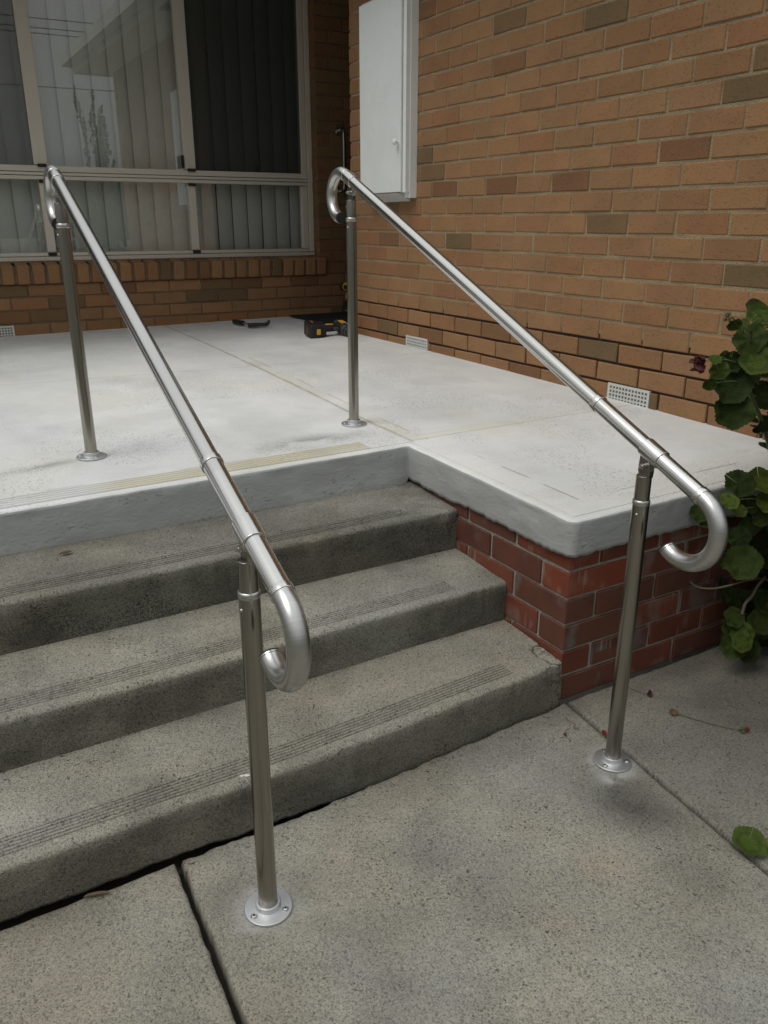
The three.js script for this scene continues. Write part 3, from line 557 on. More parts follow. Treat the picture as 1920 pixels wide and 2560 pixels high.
// roof: eave along the right wing and over the porch
{
  const r = thing('roof_eave', 'deep roof eave with gutter running above the walls', 'eave');
  const sof = std({ color: lin(.55, .54, .5), roughness: 0.8 }), tile = std({ color: lin(.12, .06, .045), roughness: 0.9 });
  const XG = 0.73, ZG = 0.02, ZP = -4.05;
  part('soffit', merge([boxMM(XG, 6.2, YT, YT + 0.02, ZE, ZG), boxMM(-6, 6.2, YT + 0.062, YT + 0.08, -7.6, ZE), boxMM(-6, XG - 0.002, YT + 0.062, YT + 0.08, ZE, ZP + 0.1)]), sof, r);
  part('fascia', merge([boxMM(XG - 0.02, XG - 0.002, YT - 0.02, YT + 0.17, ZP, ZG), boxMM(XG, 6.2, YT - 0.02, YT + 0.17, ZG + 0.002, ZG + 0.02), boxMM(-6, XG - 0.022, YT + 0.04, YT + 0.17, ZP + 0.1, ZP + 0.12)]), M.whiteOld, r);
  part('gutter', merge([boxMM(XG - 0.13, XG - 0.022, YT + 0.06, YT + 0.17, ZP + 0.122, ZG + 0.12), boxMM(XG - 0.02, 6.2, YT + 0.06, YT + 0.17, ZG + 0.022, ZG + 0.12)]), M.whiteOld, r);
  const slope = (pts) => { const g = new THREE.BufferGeometry(); g.setAttribute('position', new THREE.Float32BufferAttribute(pts.flat(), 3)); g.setAttribute('uv', new THREE.Float32BufferAttribute(pts.flatMap((p) => [p[0], p[2]]), 2)); g.computeVertexNormals(); return g; };
  const y0 = YT + 0.175, y1 = YT + 1.5;
  part('roof_slope', merge([slope([[XG - 0.1, y0, ZG], [6.2, y0, ZG], [3.4, y1, -2.4], [3.4, y1, -2.4], [3.4, y1, -8], [XG - 0.1, y0, -8], [XG - 0.1, y0, ZG], [3.4, y1, -2.4], [XG - 0.1, y0, -8]]), slope([[-6, y0, ZP], [XG - 0.1, y0, ZP], [3.2, y1, -6], [-6, y0, ZP], [3.2, y1, -6], [-6, y1, -6]])]), Object.assign(tile, { side: THREE.DoubleSide }), r);
}

// ------------------------------------------------------------------ air vents
function vent(pos, turn, label, name) {
  const v = thing(name, label, 'air vent', pos, undefined); v.rotation.y = turn;
  const s = new THREE.Shape(), w = 0.232, h = 0.082; s.moveTo(-w / 2, -h / 2); s.lineTo(w / 2, -h / 2); s.lineTo(w / 2, h / 2); s.lineTo(-w / 2, h / 2); s.closePath();
  for (let i = 0; i < 12; i++) for (let j = 0; j < 4; j++) { const cx = -0.098 + i * 0.01785, cy = -0.0255 + j * 0.017, q = new THREE.Path(), a = 0.0058, b = 0.0055; q.moveTo(cx - a, cy - b); q.lineTo(cx - a, cy + b); q.lineTo(cx + a, cy + b); q.lineTo(cx + a, cy - b); q.closePath(); s.holes.push(q); }
  part('grille', new THREE.ExtrudeGeometry(s, { depth: 0.012, bevelEnabled: false }).translate(0, 0, -0.008), M.vent, v);
  part('duct', box(w - 0.01, h - 0.01, 0.002, 0, 0, -0.03), M.void, v);
}
vent([XW, 0.622, -0.892], -Math.PI / 2, 'white grid vent in the right wall nearest the camera', 'air_vent');
vent([XW, 0.640, -2.553], -Math.PI / 2, 'white grid vent in the right wall farther back, near the tools', 'air_vent_001');
vent([-0.945, 0.618, ZB], 0, 'white grid vent low in the back wall at the far left', 'air_vent_002');

// ------------------------------------------------------------------ white meter cabinet
{
  const c = thing('wall_cabinet', 'white painted meter cabinet with a small knob on the brick wall', 'cabinet', [XW, 0, -2.82]);
  const D = 0.085, z0 = -0.245, z1 = 0.245, y0 = 1.47, y1 = 2.45;
  part('cabinet_body', merge([boxMM(-D + 0.012, 0, y0, y1, z0, z1 - 0.062), boxMM(-D + 0.022, 0, y1, y1 + 0.012, z0 - 0.01, z1)]), M.whiteOld, c);
  part('door', rbox(0.012, y1 - y0 - 0.004, z1 - z0 - 0.034, 0.003, -D + 0.004, (y0 + y1) / 2, -0.018), M.white, c);
  // side trim: two strips with a groove
  part('trim', merge([boxMM(-D + 0.014, -0.045, y0, y1, z1 - 0.06, z1 - 0.004), boxMM(-0.0445, 0.0, y0 - 0.028, y1, z1 - 0.06, z1)]), M.white, c);
  const sill = new THREE.Shape(); sill.moveTo(-D, y0 - 0.002); sill.lineTo(0, y0 - 0.002); sill.lineTo(0, y0 - 0.045); sill.lineTo(-D + 0.02, y0 - 0.014); sill.closePath();
  part('bottom_ledge', new THREE.ExtrudeGeometry(sill, { depth: z1 - z0 - 0.064, bevelEnabled: false }).translate(0, 0, z0), M.whiteOld, c);
  const k = part('knob', new THREE.SphereGeometry(0.016, 20, 14).scale(0.8, 1, 1).translate(-D - 0.026, 1.725, 0.19), M.white, c); void k;
  part('knob_stem', rod(V3(-D - 0.022, 1.725, 0.19), V3(-D, 1.725, 0.19), 0.008, 14), M.white, c);
}

// ------------------------------------------------------------------ handrails
function handrail(name, label, f, b, railY, hookZ) {  // f, b: [x, y, z] of the post feet; railY(z)
  const h = thing(name, label, 'handrail', f), P = (x, y, z) => V3(x - f[0], y - f[1], z - f[2]);
  const xAt = (z) => lerp(f[0], b[0], (z - f[2]) / (b[2] - f[2])), R = 0.019;
  const zt = hookZ[0], zb = hookZ[1], S = P(xAt(zb), railY(zb), zb), T = P(xAt(zt), railY(zt), zt), dir = V3().subVectors(S, T).normalize(); // downhill
  const railUV = (g, len) => { const uv = g.attributes.uv; for (let i = 0; i < uv.count; i++) uv.setXY(i, uv.getX(i), uv.getY(i) * len); return g; };
  const rail = part('rail', railUV(rod(T, S, R, 48), 1.2), M.steel, h);
  const at = (z) => P(xAt(z), railY(z), z);
  const ring = (z, w, r, nm) => { const c = at(z), a = c.clone().addScaledVector(dir, -w / 2), q = c.clone().addScaledVector(dir, w / 2); const g = lathe([[R - 0.001, 0], [r - 0.0012, 0.0], [r, 0.0012], [r, w - 0.0012], [r - 0.0012, w], [R - 0.001, w]], 40); g.applyQuaternion(new THREE.Quaternion().setFromUnitVectors(V3(0, 1, 0), dir)).translate(a.x, a.y, a.z); void q; return part(nm, g, M.steel, rail); };
  ring(0.125, 0.016, 0.0212, 'joiner'); ring(zb - 0.008, 0.014, 0.0208, 'joiner'); ring(zt + 0.01, 0.01, 0.0206, 'joiner');
  ring(f[2] + 0.02, 0.055, 0.0222, 'saddle'); ring(zt + 0.05, 0.045, 0.0216, 'saddle');
  // hooks
  const up = V3().crossVectors(V3(1, 0, 0), dir).normalize(); if (up.y < 0) up.negate();
  function hook(start, d, rad, sweep, nm, cap) {
    const c = start.clone().addScaledVector(up, -rad);
    class Arc extends THREE.Curve { getPoint(t, o = V3()) { const a = t * sweep; return o.copy(c).addScaledVector(up, rad * Math.cos(a)).addScaledVector(d, rad * Math.sin(a)); } }
    const k = part(nm, new THREE.TubeGeometry(new Arc(), 64, R, 36), M.steelSatin, h);
    const e = new Arc().getPoint(1), tg = new Arc().getTangent(1);
    part('end_cap', rod(e.clone().addScaledVector(tg, -0.004), e.clone().addScaledVector(tg, cap), R + 0.0003, 32, R - 0.001), M.blackCap, k);
  }
  hook(S, dir, 0.08, 3.37, 'lower_hook', 0.003); hook(T, dir.clone().negate(), 0.075, 3.5, 'upper_hook', 0.004);
  // posts
  for (const [px, py, pz, scr] of [[...f, 0.5], [...b, 1.1]]) {
    const top = railY(pz) - 0.064, y0 = py, col = top - 0.07, o = P(px, y0, pz), Y = (y) => y - y0;
    const g = rod(V3(0, 0, 0), V3(0, Y(col), 0), R, 44); railUV(g, 1);
    const post = part('post', g, M.steelPost, h); post.position.copy(o);
    part('collar', lathe([[0.0172, Y(col) - 0.001], [0.0194, Y(col)], [0.0201, Y(col) + 0.003], [0.0201, Y(col) + 0.007], [0.0196, Y(col) + 0.011], [0.0172, Y(col) + 0.0125]], 40), M.steelSatin, post);
    part('sleeve', lathe([[0.0175, Y(col) + 0.01], [0.0175, Y(top) - 0.0015], [0.016, Y(top)], [0.0, Y(top)]], 40), M.steelPost, post);
    part('base_flange', lathe([[0.0, 0.0005], [0.0478, 0.0005], [0.0485, 0.0018], [0.0485, 0.005], [0.0472, 0.0064], [0.0262, 0.0072], [0.0255, 0.0085], [0.0252, 0.019], [0.024, 0.0202], [0.0195, 0.0202]], 64), M.flange, post);
    for (let i = 0; i < 3; i++) {
      const a = scr + 0.25 + (i * Math.PI * 2) / 3, sx = 0.0365 * Math.cos(a), sz = 0.0365 * Math.sin(a);
      part('screw', merge([lathe([[0, 0.0098], [0.0034, 0.0098], [0.0052, 0.0088], [0.0056, 0.006]], 18), new THREE.TorusGeometry(0.0066, 0.0006, 6, 20).rotateX(Math.PI / 2).translate(0, 0.0072, 0)]).translate(sx, 0, sz), M.steelSatin, post);
      part('screw_socket', new THREE.CylinderGeometry(0.0021, 0.0021, 0.0006, 6).translate(sx, 0.0099, sz), M.void, post);
    }
    part('rivet', new THREE.SphereGeometry(0.0034, 12, 8).scale(1, 1, 1).translate(-0.0175, Y(col) - 0.02, 0.006), M.steelSatin, post);
    // pivot bracket: rounded tab, bolt along x
    const sh = new THREE.Shape(), hgt = 0.054; sh.moveTo(-0.014, 0); sh.lineTo(0.013, 0); sh.lineTo(0.0165, 0.012); sh.lineTo(0.014, hgt); sh.lineTo(-0.012, hgt); sh.lineTo(-0.0155, 0.014); sh.closePath();
    const tab = new THREE.ExtrudeGeometry(sh, { depth: 0.012, bevelEnabled: true, bevelSize: 0.0015, bevelThickness: 0.0015, bevelSegments: 2 }).translate(0, 0, -0.006).rotateY(Math.PI / 2).translate(0, Y(top) - 0.001, 0.004);
    part('bracket', tab, M.steelPost, post);
    part('bolt', merge([rod(V3(-0.016, Y(top) + 0.023, 0.003), V3(-0.006, Y(top) + 0.023, 0.003), 0.0062, 12), rod(V3(-0.021, Y(top) + 0.023, 0.003), V3(-0.016, Y(top) + 0.023, 0.003), 0.0038, 12), rod(V3(0.006, Y(top) + 0.023, 0.003), V3(0.012, Y(top) + 0.023, 0.003), 0.006, 6)]), M.steelSatin, post);
  }
}
const railL = (z) => 0.832 - 0.398 * (z - 0.288), railR = (z) => 0.837 - 0.424 * (z - 0.29);
handrail('handrail', 'brushed stainless handrail on the left, rising from the path to the landing', [-1.028, 0, 0.288], [-1.003, hL(-1.005, -1.21), -1.215], railL, [-1.268, 0.452]);
handrail('handrail_001', 'brushed stainless handrail on the right, beside the brick plinth', [-0.077, 0, 0.29], [-0.05, hL(-0.05, -1.15), -1.155], railR, [-1.205, 0.457]);

// grab rail in the recess
{
  const g = thing('grab_rail', 'slim vertical grab rail on the dark wall beside the door recess', 'grab rail', [1.66, 0, ZB]);
  part('bar', tube([[0, 1.975, 0.004], [0, 1.975, 0.045], [0, 1.955, 0.068], [0, 1.9, 0.074], [0, 1.7, 0.074], [0, 1.62, 0.074], [0, 1.565, 0.068], [0, 1.545, 0.045], [0, 1.545, 0.004]], 0.015, 80, 16), M.steelPost, g);
  for (const y of [1.975, 1.545]) part('base_flange', new THREE.CylinderGeometry(0.042, 0.046, 0.012, 32).rotateX(Math.PI / 2).translate(0, y, 0.005), M.steel, g);
}

// ------------------------------------------------------------------ things left on the landing
{
  const mat = thing('door_mat', 'black door mat lying in front of the recess', 'mat', [1.64, hL(1.5, -4.18) + 0.001, -4.18]);
  const mt = makeTex(256, 128, (u, v, o) => { const f = 0.5 + noise(u * 200, v * 120); o[0] = o[1] = o[2] = 0.008 * f; o[3] = f; });
  part('pile', rbox(0.94, 0.01, 0.6, 0.004, 0, 0.005, 0), std({ map: mt.map, bumpMap: mt.bump, bumpScale: 0.003, roughness: 1 }), mat); part('border', merge([boxMM(-0.485, -0.4705, 0, 0.008, -0.31, 0.31), boxMM(0.4705, 0.485, 0, 0.008, -0.31, 0.31), boxMM(-0.47, 0.47, 0, 0.008, 0.3005, 0.31), boxMM(-0.47, 0.47, 0, 0.008, -0.31, -0.3005)]), M.rubber, mat);

  const hx = 0.66, hz = -3.96, hm = thing('hammer', 'black handled claw hammer lying on the pale landing', 'hammer', [hx, hL(hx, hz) + 0.001, hz]);
  const black = std({ color: lin(.012, .012, .013), roughness: 0.55 }), chuckSteel = std({ color: lin(.4, .4, .39), metalness: 0.9, roughness: 0.4 }), iron = std({ color: lin(.09, .085, .08), metalness: 0.8, roughness: 0.5 });
  hm.rotation.y = 0.06;
  const gp = new THREE.CatmullRomCurve3([V3(-0.02, 0.018, -0.30), V3(-0.016, 0.019, -0.24), V3(-0.012, 0.02, -0.16)]);
  part('grip', merge([new THREE.TubeGeometry(gp, 20, 0.0165, 14), new THREE.SphereGeometry(0.0165, 14, 10).translate(-0.02, 0.018, -0.30)]).scale(1, 1.05, 1), black, hm);
  part('shaft', rod(V3(-0.0125, 0.02, -0.17), V3(-0.004, 0.022, -0.01), 0.0085, 14), chuckSteel, hm);
  const head = part('head', merge([rod(V3(-0.045, 0.022, 0.004), V3(-0.024, 0.022, 0.003), 0.0165, 20), rod(V3(-0.024, 0.022, 0.003), V3(-0.012, 0.022, 0.002), 0.013, 16), rbox(0.035, 0.03, 0.026, 0.004, 0.0, 0.022, 0)]), iron, hm);
  for (const s of [-1, 1]) { const cs = new THREE.Shape(); cs.moveTo(0, -0.012); cs.lineTo(0.07, -0.012); cs.bezierCurveTo(0.09, -0.012, 0.1, 0.0, 0.104, 0.026); cs.lineTo(0.098, 0.027); cs.bezierCurveTo(0.092, 0.012, 0.08, 0.009, 0.06, 0.009); cs.lineTo(0, 0.013); cs.closePath(); part('claw', new THREE.ExtrudeGeometry(cs, { depth: 0.009, bevelEnabled: true, bevelSize: 0.001, bevelThickness: 0.001, bevelSegments: 1 }).translate(0.014, 0.022, s * 0.008 - 0.0045), iron, head); }
}
const yellow = std({ color: lin(.62, .34, .03), roughness: 0.5 }), tblack = std({ color: lin(.012, .012, .013), roughness: 0.55 }), tgrey = std({ color: lin(.05, .05, .05), roughness: 0.5 }), chuckM = std({ color: lin(.3, .3, .3), metalness: 0.9, roughness: 0.4 });
function letterTex() {
  const c = document.createElement('canvas'); c.width = 256; c.height = 64; const x = c.getContext('2d');
  x.fillStyle = '#0b0b0b'; x.fillRect(0, 0, 256, 64); x.fillStyle = '#e8a312'; x.font = 'bold 50px sans-serif'; x.textAlign = 'center'; x.textBaseline = 'middle'; x.fillText('DEWALT', 128, 34, 236);
  const t = new THREE.CanvasTexture(c); t.colorSpace = THREE.SRGBColorSpace; return t;
}
const letters = std({ map: letterTex(), roughness: 0.5 });
// cordless drill modelled upright: base of battery at y = 0, chuck towards +z
function drill(name, label, pos, main, trim) {
  const d = thing(name, label, 'cordless drill', pos);
  const bat = part('battery', merge([rbox(0.078, 0.058, 0.122, 0.008, 0, 0.029, 0), rbox(0.07, 0.02, 0.1, 0.006, 0, 0.066, 0.0), rbox(0.082, 0.014, 0.09, 0.005, 0, 0.022, 0.0)]), tblack, d);
  part('release_button', rbox(0.03, 0.022, 0.012, 0.004, 0, 0.045, 0.06), yellow, bat);
  part('lettering', new THREE.PlaneGeometry(0.07, 0.0175).rotateX(Math.PI / 2).rotateY(Math.PI).translate(0, -0.0012, 0), letters, bat);
  part('lettering', new THREE.PlaneGeometry(0.068, 0.017).rotateY(-Math.PI / 2).translate(-0.0422, 0.026, 0), letters, bat);
  part('foot', rbox(0.068, 0.022, 0.098, 0.008, 0, 0.085, 0), tblack, d);
  const hd = part('handle', tube([[0, 0.085, -0.012], [0, 0.13, -0.008], [0, 0.175, -0.016]], 0.0205, 20, 16).scale(0.9, 1, 1), tblack, d);
  part('grip_panel', rbox(0.042, 0.05, 0.016, 0.006, 0, 0.135, -0.026), yellow, hd);
  part('trigger', rbox(0.018, 0.036, 0.018, 0.006, 0, 0.165, 0.012), tgrey, hd);
  const b = part('motor_housing', lathe([[0, -0.082], [0.022, -0.08], [0.031, -0.07], [0.033, -0.02], [0.032, 0.03], [0.029, 0.042], [0, 0.042]], 28).rotateX(Math.PI / 2).translate(0, 0.205, 0), main, d);
  part('end_cover', lathe([[0, -0.086], [0.02, -0.085], [0.0325, -0.073], [0.0338, -0.052], [0.0, -0.05]], 28).rotateX(Math.PI / 2).translate(0, 0.205, 0), tblack, b);
  for (const s of [-1, 1]) part('side_panel', rbox(0.006, 0.03, 0.06, 0.003, s * 0.0325, 0.205, -0.01), trim, b);
  part('clutch_ring', lathe([[0, 0.042], [0.028, 0.042], [0.029, 0.05], [0.027, 0.066], [0, 0.066]], 24).rotateX(Math.PI / 2).translate(0, 0.205, 0), tgrey, d);
  const ck = part('chuck', lathe([[0, 0.066], [0.022, 0.066], [0.0225, 0.095], [0.018, 0.108], [0.009, 0.116], [0, 0.116]], 20).rotateX(Math.PI / 2).translate(0, 0.205, 0), tblack, d);
  part('chuck_jaw', lathe([[0, 0.116], [0.008, 0.116], [0.006, 0.124], [0, 0.124]], 12).rotateX(Math.PI / 2).translate(0, 0.205, 0), chuckM, ck);
  part('chuck_band', lathe([[0.0226, 0.082], [0.0232, 0.083], [0.0232, 0.088], [0.0226, 0.089]], 20).rotateX(Math.PI / 2).translate(0, 0.205, 0), chuckM, ck);
  return d;
}
{
  // lying on its side, battery underside towards the camera, handle pointing away to the right
  const d = drill('cordless_drill', 'yellow and black cordless drill lying on its side with its battery nearest', [0.765, hL(0.8, -3.3) + 0.048, -3.31], tblack, yellow); d.scale.setScalar(1.18);
  const up = V3(0.9, 0.0, 0.1).normalize();         // direction of the tool's own "up" when lying
  const fwd = V3(0.1, -0.12, 1); fwd.addScaledVector(up, -fwd.dot(up)).normalize(); const side = V3().crossVectors(up, fwd).normalize();
  d.quaternion.setFromRotationMatrix(new THREE.Matrix4().makeBasis(side, up, fwd));
  const u = drill('cordless_drill_001', 'second yellow cordless drill standing upright on the door mat behind the post', [1.625, hL(1.6, -4.3) + 0.011, -4.34], yellow, tblack);
  u.rotation.y = 0.5;
}

// ------------------------------------------------------------------ geranium
const leafT = (dead) => makeTex(256, 256, (u, v, o) => {  // u = angle, v = radius
  const th = (u - 0.5) * 344 * Math.PI / 180, vein = Math.max(0, Math.cos(th * 8.4)), vw = sst(0.93, 1, vein) * sst(1.0, 0.2, v), side = sst(0.9, 1, Math.abs(Math.sin(v * 26 + Math.abs(Math.sin(th * 4.2)) * 9))) * 0.25, zone = gauss(v - 0.62, 0.13), m = fbm(u * 14, v * 7, 4);
  const f = 1 + 0.6 * (m - 0.5) + 0.55 * vw + side - 0.3 * zone;
  if (dead) { o[0] = 0.12 * f; o[1] = 0.07 * f; o[2] = 0.03 * f; } else { o[0] = 0.062 * f * (1 + 0.3 * vw); o[1] = 0.115 * f; o[2] = 0.03 * f; }
  o[3] = 0.5 + 0.4 * vw + 0.3 * (m - 0.5) + side * 0.5;
});
const lt = leafT(false), leafMats = [[1.05, 1.05, 1], [.72, .78, .7], [1.5, 1.45, 1.2], [.55, .62, .55], [2.1, 1.95, 1.6]].map((c) => new THREE.MeshPhysicalMaterial({ map: lt.map, color: lin(...[c[0] * 0.46, c[1] * 0.4, c[2] * 0.2]), bumpMap: lt.bump, bumpScale: 0.002, roughness: 0.75, specularIntensity: 0.45, side: THREE.DoubleSide, transmission: 0 }));
function leafGeo(k) {
  const nA = 54, nR = 6, P = [], U = [], I = [], ph = rr(0, 6), cup = rr(0.1, 0.32), fold = rr(0.05, 0.1), span = 179.4 * Math.PI / 180;
  for (let a = 0; a <= nA; a++) for (let r = 0; r <= nR; r++) {
    const th = lerp(-span, span, a / nA), q = r / nR, lobe = 0.045 * Math.cos(th * 6) - 0.02, cren = 0.035 * Math.cos(th * 24 + ph) * q, R = q * (0.96 + lobe * q + cren + 0.05 * Math.sin(th + ph));
    P.push(R * Math.sin(th), R * Math.cos(th), cup * q * q - fold * q * (0.5 + 0.5 * Math.cos(th * 6)) + 0.07 * q * q * Math.sin(2 * th + ph) + 0.04 * q * q * Math.sin(5 * th + ph * 2)); U.push(a / nA, q);
  }
  for (let a = 0; a < nA; a++) for (let r = 0; r < nR; r++) { const i = a * (nR + 1) + r, j = i + nR + 1; I.push(i, j, i + 1, i + 1, j, j + 1); }
  const g = new THREE.BufferGeometry(); g.setAttribute('position', new THREE.Float32BufferAttribute(P, 3)); g.setAttribute('uv', new THREE.Float32BufferAttribute(U, 2)); g.setIndex(I); g.computeVertexNormals(); return g;
}
const leafShapes = Array.from({ length: 8 }, leafGeo);
const orient = (m, n, roll) => { m.quaternion.setFromUnitVectors(V3(0, 0, 1), n.clone().normalize()).multiply(new THREE.Quaternion().setFromAxisAngle(V3(0, 0, 1), roll)); };
const stemM = std({ color: lin(.09, .12, .045), roughness: 0.7 }), barkM = std({ color: lin(.16, .13, .09), roughness: 0.9 }), redM = std({ color: lin(.15, .016, .014), roughness: 0.6, side: THREE.DoubleSide }), deadRed = std({ color: lin(.075, .012, .014), roughness: 0.8, side: THREE.DoubleSide });
{
  const p = thing('geranium', 'leafy green geranium with a wilted red bloom at the right edge', 'plant', [0.76, 0, 0.16]);
  const o = p.position, L = (q) => [q[0] - o.x, q[1] - o.y, q[2] - o.z];
  // x, y, z, radius, tone, downward tilt
  const leaves = [
    [.507, 1.079, .10, .030, 2, 0], [.446, 1.022, .13, .038, 0, .2], [.517, 1.019, .12, .022, 3, 0], [.444, .968, .16, .040, 2, .1], [.400, .966, .12, .026, 3, .5], [.293, .984, .15, .015, 2, 0], [.315, .953, .15, .022, 2, .3], [.271, .925, .16, .018, 2, .9], [.392, .900, .13, .047, 1, .1], [.392, .838, .15, .047, 1, .2], [.581, .861, .10, .025, 1, 0], [.346, 1.068, .15, .017, 2, .8], [.401, 1.069, .14, .011, 2, 0], [.582, .776, .12, .021, 3, .4], [.520, .772, .14, .012, 3, .9], [.509, .921, .09, .033, 3, .2], [.382, .978, .11, .015, 0, .5], [.482, 1.077, .14, .021, 2, -.2], [.580, .928, .10, .025, 1, 0], [.56, 1.0, .08, .04, 3, 0], [.62, 1.05, .1, .045, 0, 0], [.66, .93, .12, .045, 1, 0], [.63, .84, .06, .04, 3, 0],
    [.605, .604, .12, .041, 4, -.1], [.537, .600, .10, .039, 1, .1], [.419, .586, .16, .025, 4, -.2], [.584, .533, .11, .028, 1, 0], [.484, .544, .15, .018, 2, 0], [.598, .496, .14, .023, 0, 0], [.576, .426, .10, .03, 3, .2], [.548, .362, .14, .047, 0, .2], [.692, .353, .10, .047, 3, .1], [.474, .484, .05, .018, 2, .3], [.557, .338, .08, .016, 0, 0], [.464, .508, .04, .028, 1, 0], [.596, .543, .15, .028, 4, -.1], [.646, .442, .08, .028, 3, 0], [.66, .53, .13, .04, 0, 0], [.7, .6, .15, .045, 2, 0], [.68, .46, .16, .04, 1, 0],
    [.555, .184, .14, .031, 0, 0], [.577, .143, .13, .036, 0, .1], [.563, .141, .17, .031, 2, 0], [.541, .107, .16, .039, 0, .2], [.653, .06, .13, .04, 0, .1], [.721, .10, .12, .038, 0, 0], [.736, .07, .13, .028, 1, 0], [.748, .129, .08, .038, 0, 0], [.539, .129, .19, .029, 2, -.1], [.60, .075, .17, .034, 1, .1], [.66, .15, .16, .036, 0, 0], [.70, .2, .14, .038, 1, 0]];
  for (const [x, y, z, r, t, dn] of leaves) {
    const m = part('leaf', leafShapes[(rnd() * 8) | 0], leafMats[t], p); m.position.set(...L([x, y, z])); m.scale.set(r * rr(1.14, 1.3), r * rr(1.08, 1.22), r * 1.25);
    const n = V3(-0.5 + rr(-.3, .3), 0.75 - dn * 1.3 + rr(-.25, .15), 0.75 + rr(-.2, .2)); orient(m, n, rr(-.8, .8) + Math.PI);
    // petiole back to the nearest stem
    const sx = y > 0.7 ? 0.52 + (0.9 - y) * 0.5 : 0.68, base = [lerp(x, sx, 0.8) + 0.02, y - 0.02 - rr(0, .03), z - 0.035];
    part('leaf_stalk', tube([L([x, y, z]), L([lerp(x, base[0], 0.5), lerp(y, base[1], 0.5) + 0.008, lerp(z, base[2], .5)]), L(base)], 0.0016, 8, 5), stemM, p);
  }
  part('stem', tube([[.46, .985, .12], [.491, .898, .11], [.525, .85, .11], [.569, .796, .11], [.619, .725, .11], [.67, .636, .11], [.73, .4, .14], [.75, .15, .16], [.76, -.02, .16]].map(L), 0.0065, 60, 10), stemM, p);
  part('stem', tube([[.46, .985, .12], [.435, 1.035, .14], [.418, 1.045, .15]].map(L), 0.0035, 12, 8), stemM, p);
  part('flower_stalk', tube([[.435, 1.03, .14], [.418, 1.045, .15], [.382, 1.063, .15], [.343, 1.082, .15], [.323, 1.089, .15]].map(L), 0.0018, 20, 6), stemM, p);
  part('bare_branch', tube([[.328, .357, .14], [.345, .342, .14], [.37, .328, .14], [.433, .31, .14], [.506, .303, .14], [.598, .3, .14], [.689, .279, .14], [.76, .2, .16]].map(L), 0.0028, 40, 7), barkM, p, 'bare woody twig');
  part('bare_branch', tube([[.66, .3, .15], [.628, .275, .15], [.611, .249, .15], [.583, .229, .15], [.576, .196, .15]].map(L), 0.0045, 24, 7), barkM, p, 'knobbly bare branch');
  const bud = []; for (let i = 0; i < 9; i++) bud.push(new THREE.SphereGeometry(rr(.0028, .0045), 8, 6).scale(1, 1.5, 1).translate(...L([.321 + rr(-.008, .008), 1.087 + rr(-.011, .011), .15 + rr(-.008, .008)])));
  part('bud_cluster', mergeGeometries(bud), stemM, p); part('bud_petals', mergeGeometries([0, 1].map(() => new THREE.SphereGeometry(.0035, 8, 6).translate(...L([.312 + rr(-.003, .003), 1.09 + rr(-.005, .005), .153])))), redM, p, 'small red opening petals');
  const pet = []; for (let i = 0; i < 46; i++) { const g = leafShapes[i % 8].clone().scale(.0075, .011, .009); g.applyQuaternion(new THREE.Quaternion().setFromEuler(new THREE.Euler(rr(-3, 3), rr(-3, 3), rr(-3, 3)))); const a = rr(0, 6.28), q = Math.sqrt(rnd()) * 0.016; pet.push(g.translate(...L([.257 + q * Math.cos(a) * 0.85, .971 + q * Math.sin(a) * 1.05, .13 + rr(-.01, .01)]))); }
  part('wilted_flower', mergeGeometries(pet), deadRed, p, 'wilted dark red flower head');
  part('flower_stalk', tube([[.40, .965, .125], [.34, .985, .12], [.29, .978, .125], [.265, .972, .13]].map(L), 0.0014, 20, 6), stemM, p);
  // inner mass of leaves beyond the ones that can be told apart
  const mt = leafMats[1], list = [];
  for (let i = 0; i < 620; i++) { const y = rr(.03, .66), z = rr(.02, .75), x = lerp(.56, .7, sst(.05, .3, Math.abs(y - .3))) + rr(0.03, .75) + Math.max(0, z - .12) * 0.75; list.push([x, y, z, rr(.024, .045)]); }
  for (let i = 0; i < 70; i++) list.push([rr(.6, .95), rr(.66, 1.15), rr(-.02, .3), rr(.022, .042)]);
  for (let i = 0, n = 0; i < 6000 && n < 900; i++) {          // leaves added out of view to shade the lower right corner
    const q = V3(rr(.2, 1.3), rr(.12, 1.3), rr(-.1, .95)), t = q.clone().project(camera); if (t.x < 1.03) continue; list.push([q.x, q.y, q.z, rr(.024, .045)]); n++; }
  const im = new THREE.InstancedMesh(leafShapes[2], mt, list.length), dm = new THREE.Object3D();
  list.forEach(([x, y, z, r], i) => { dm.position.set(...L([x, y, z])); dm.scale.setScalar(r); orient(dm, V3(rr(-.9, .4), rr(.1, 1), rr(-.2, 1)), rr(0, 6.28)); dm.updateMatrix(); im.setMatrixAt(i, dm.matrix); im.setColorAt(i, lin(rr(.6, 1.2), rr(.6, 1.1), rr(.6, 1))); });
  im.name = 'inner_and_added_foliage'; im.userData.kind = 'stuff'; im.castShadow = im.receiveShadow = true; p.add(im);
}
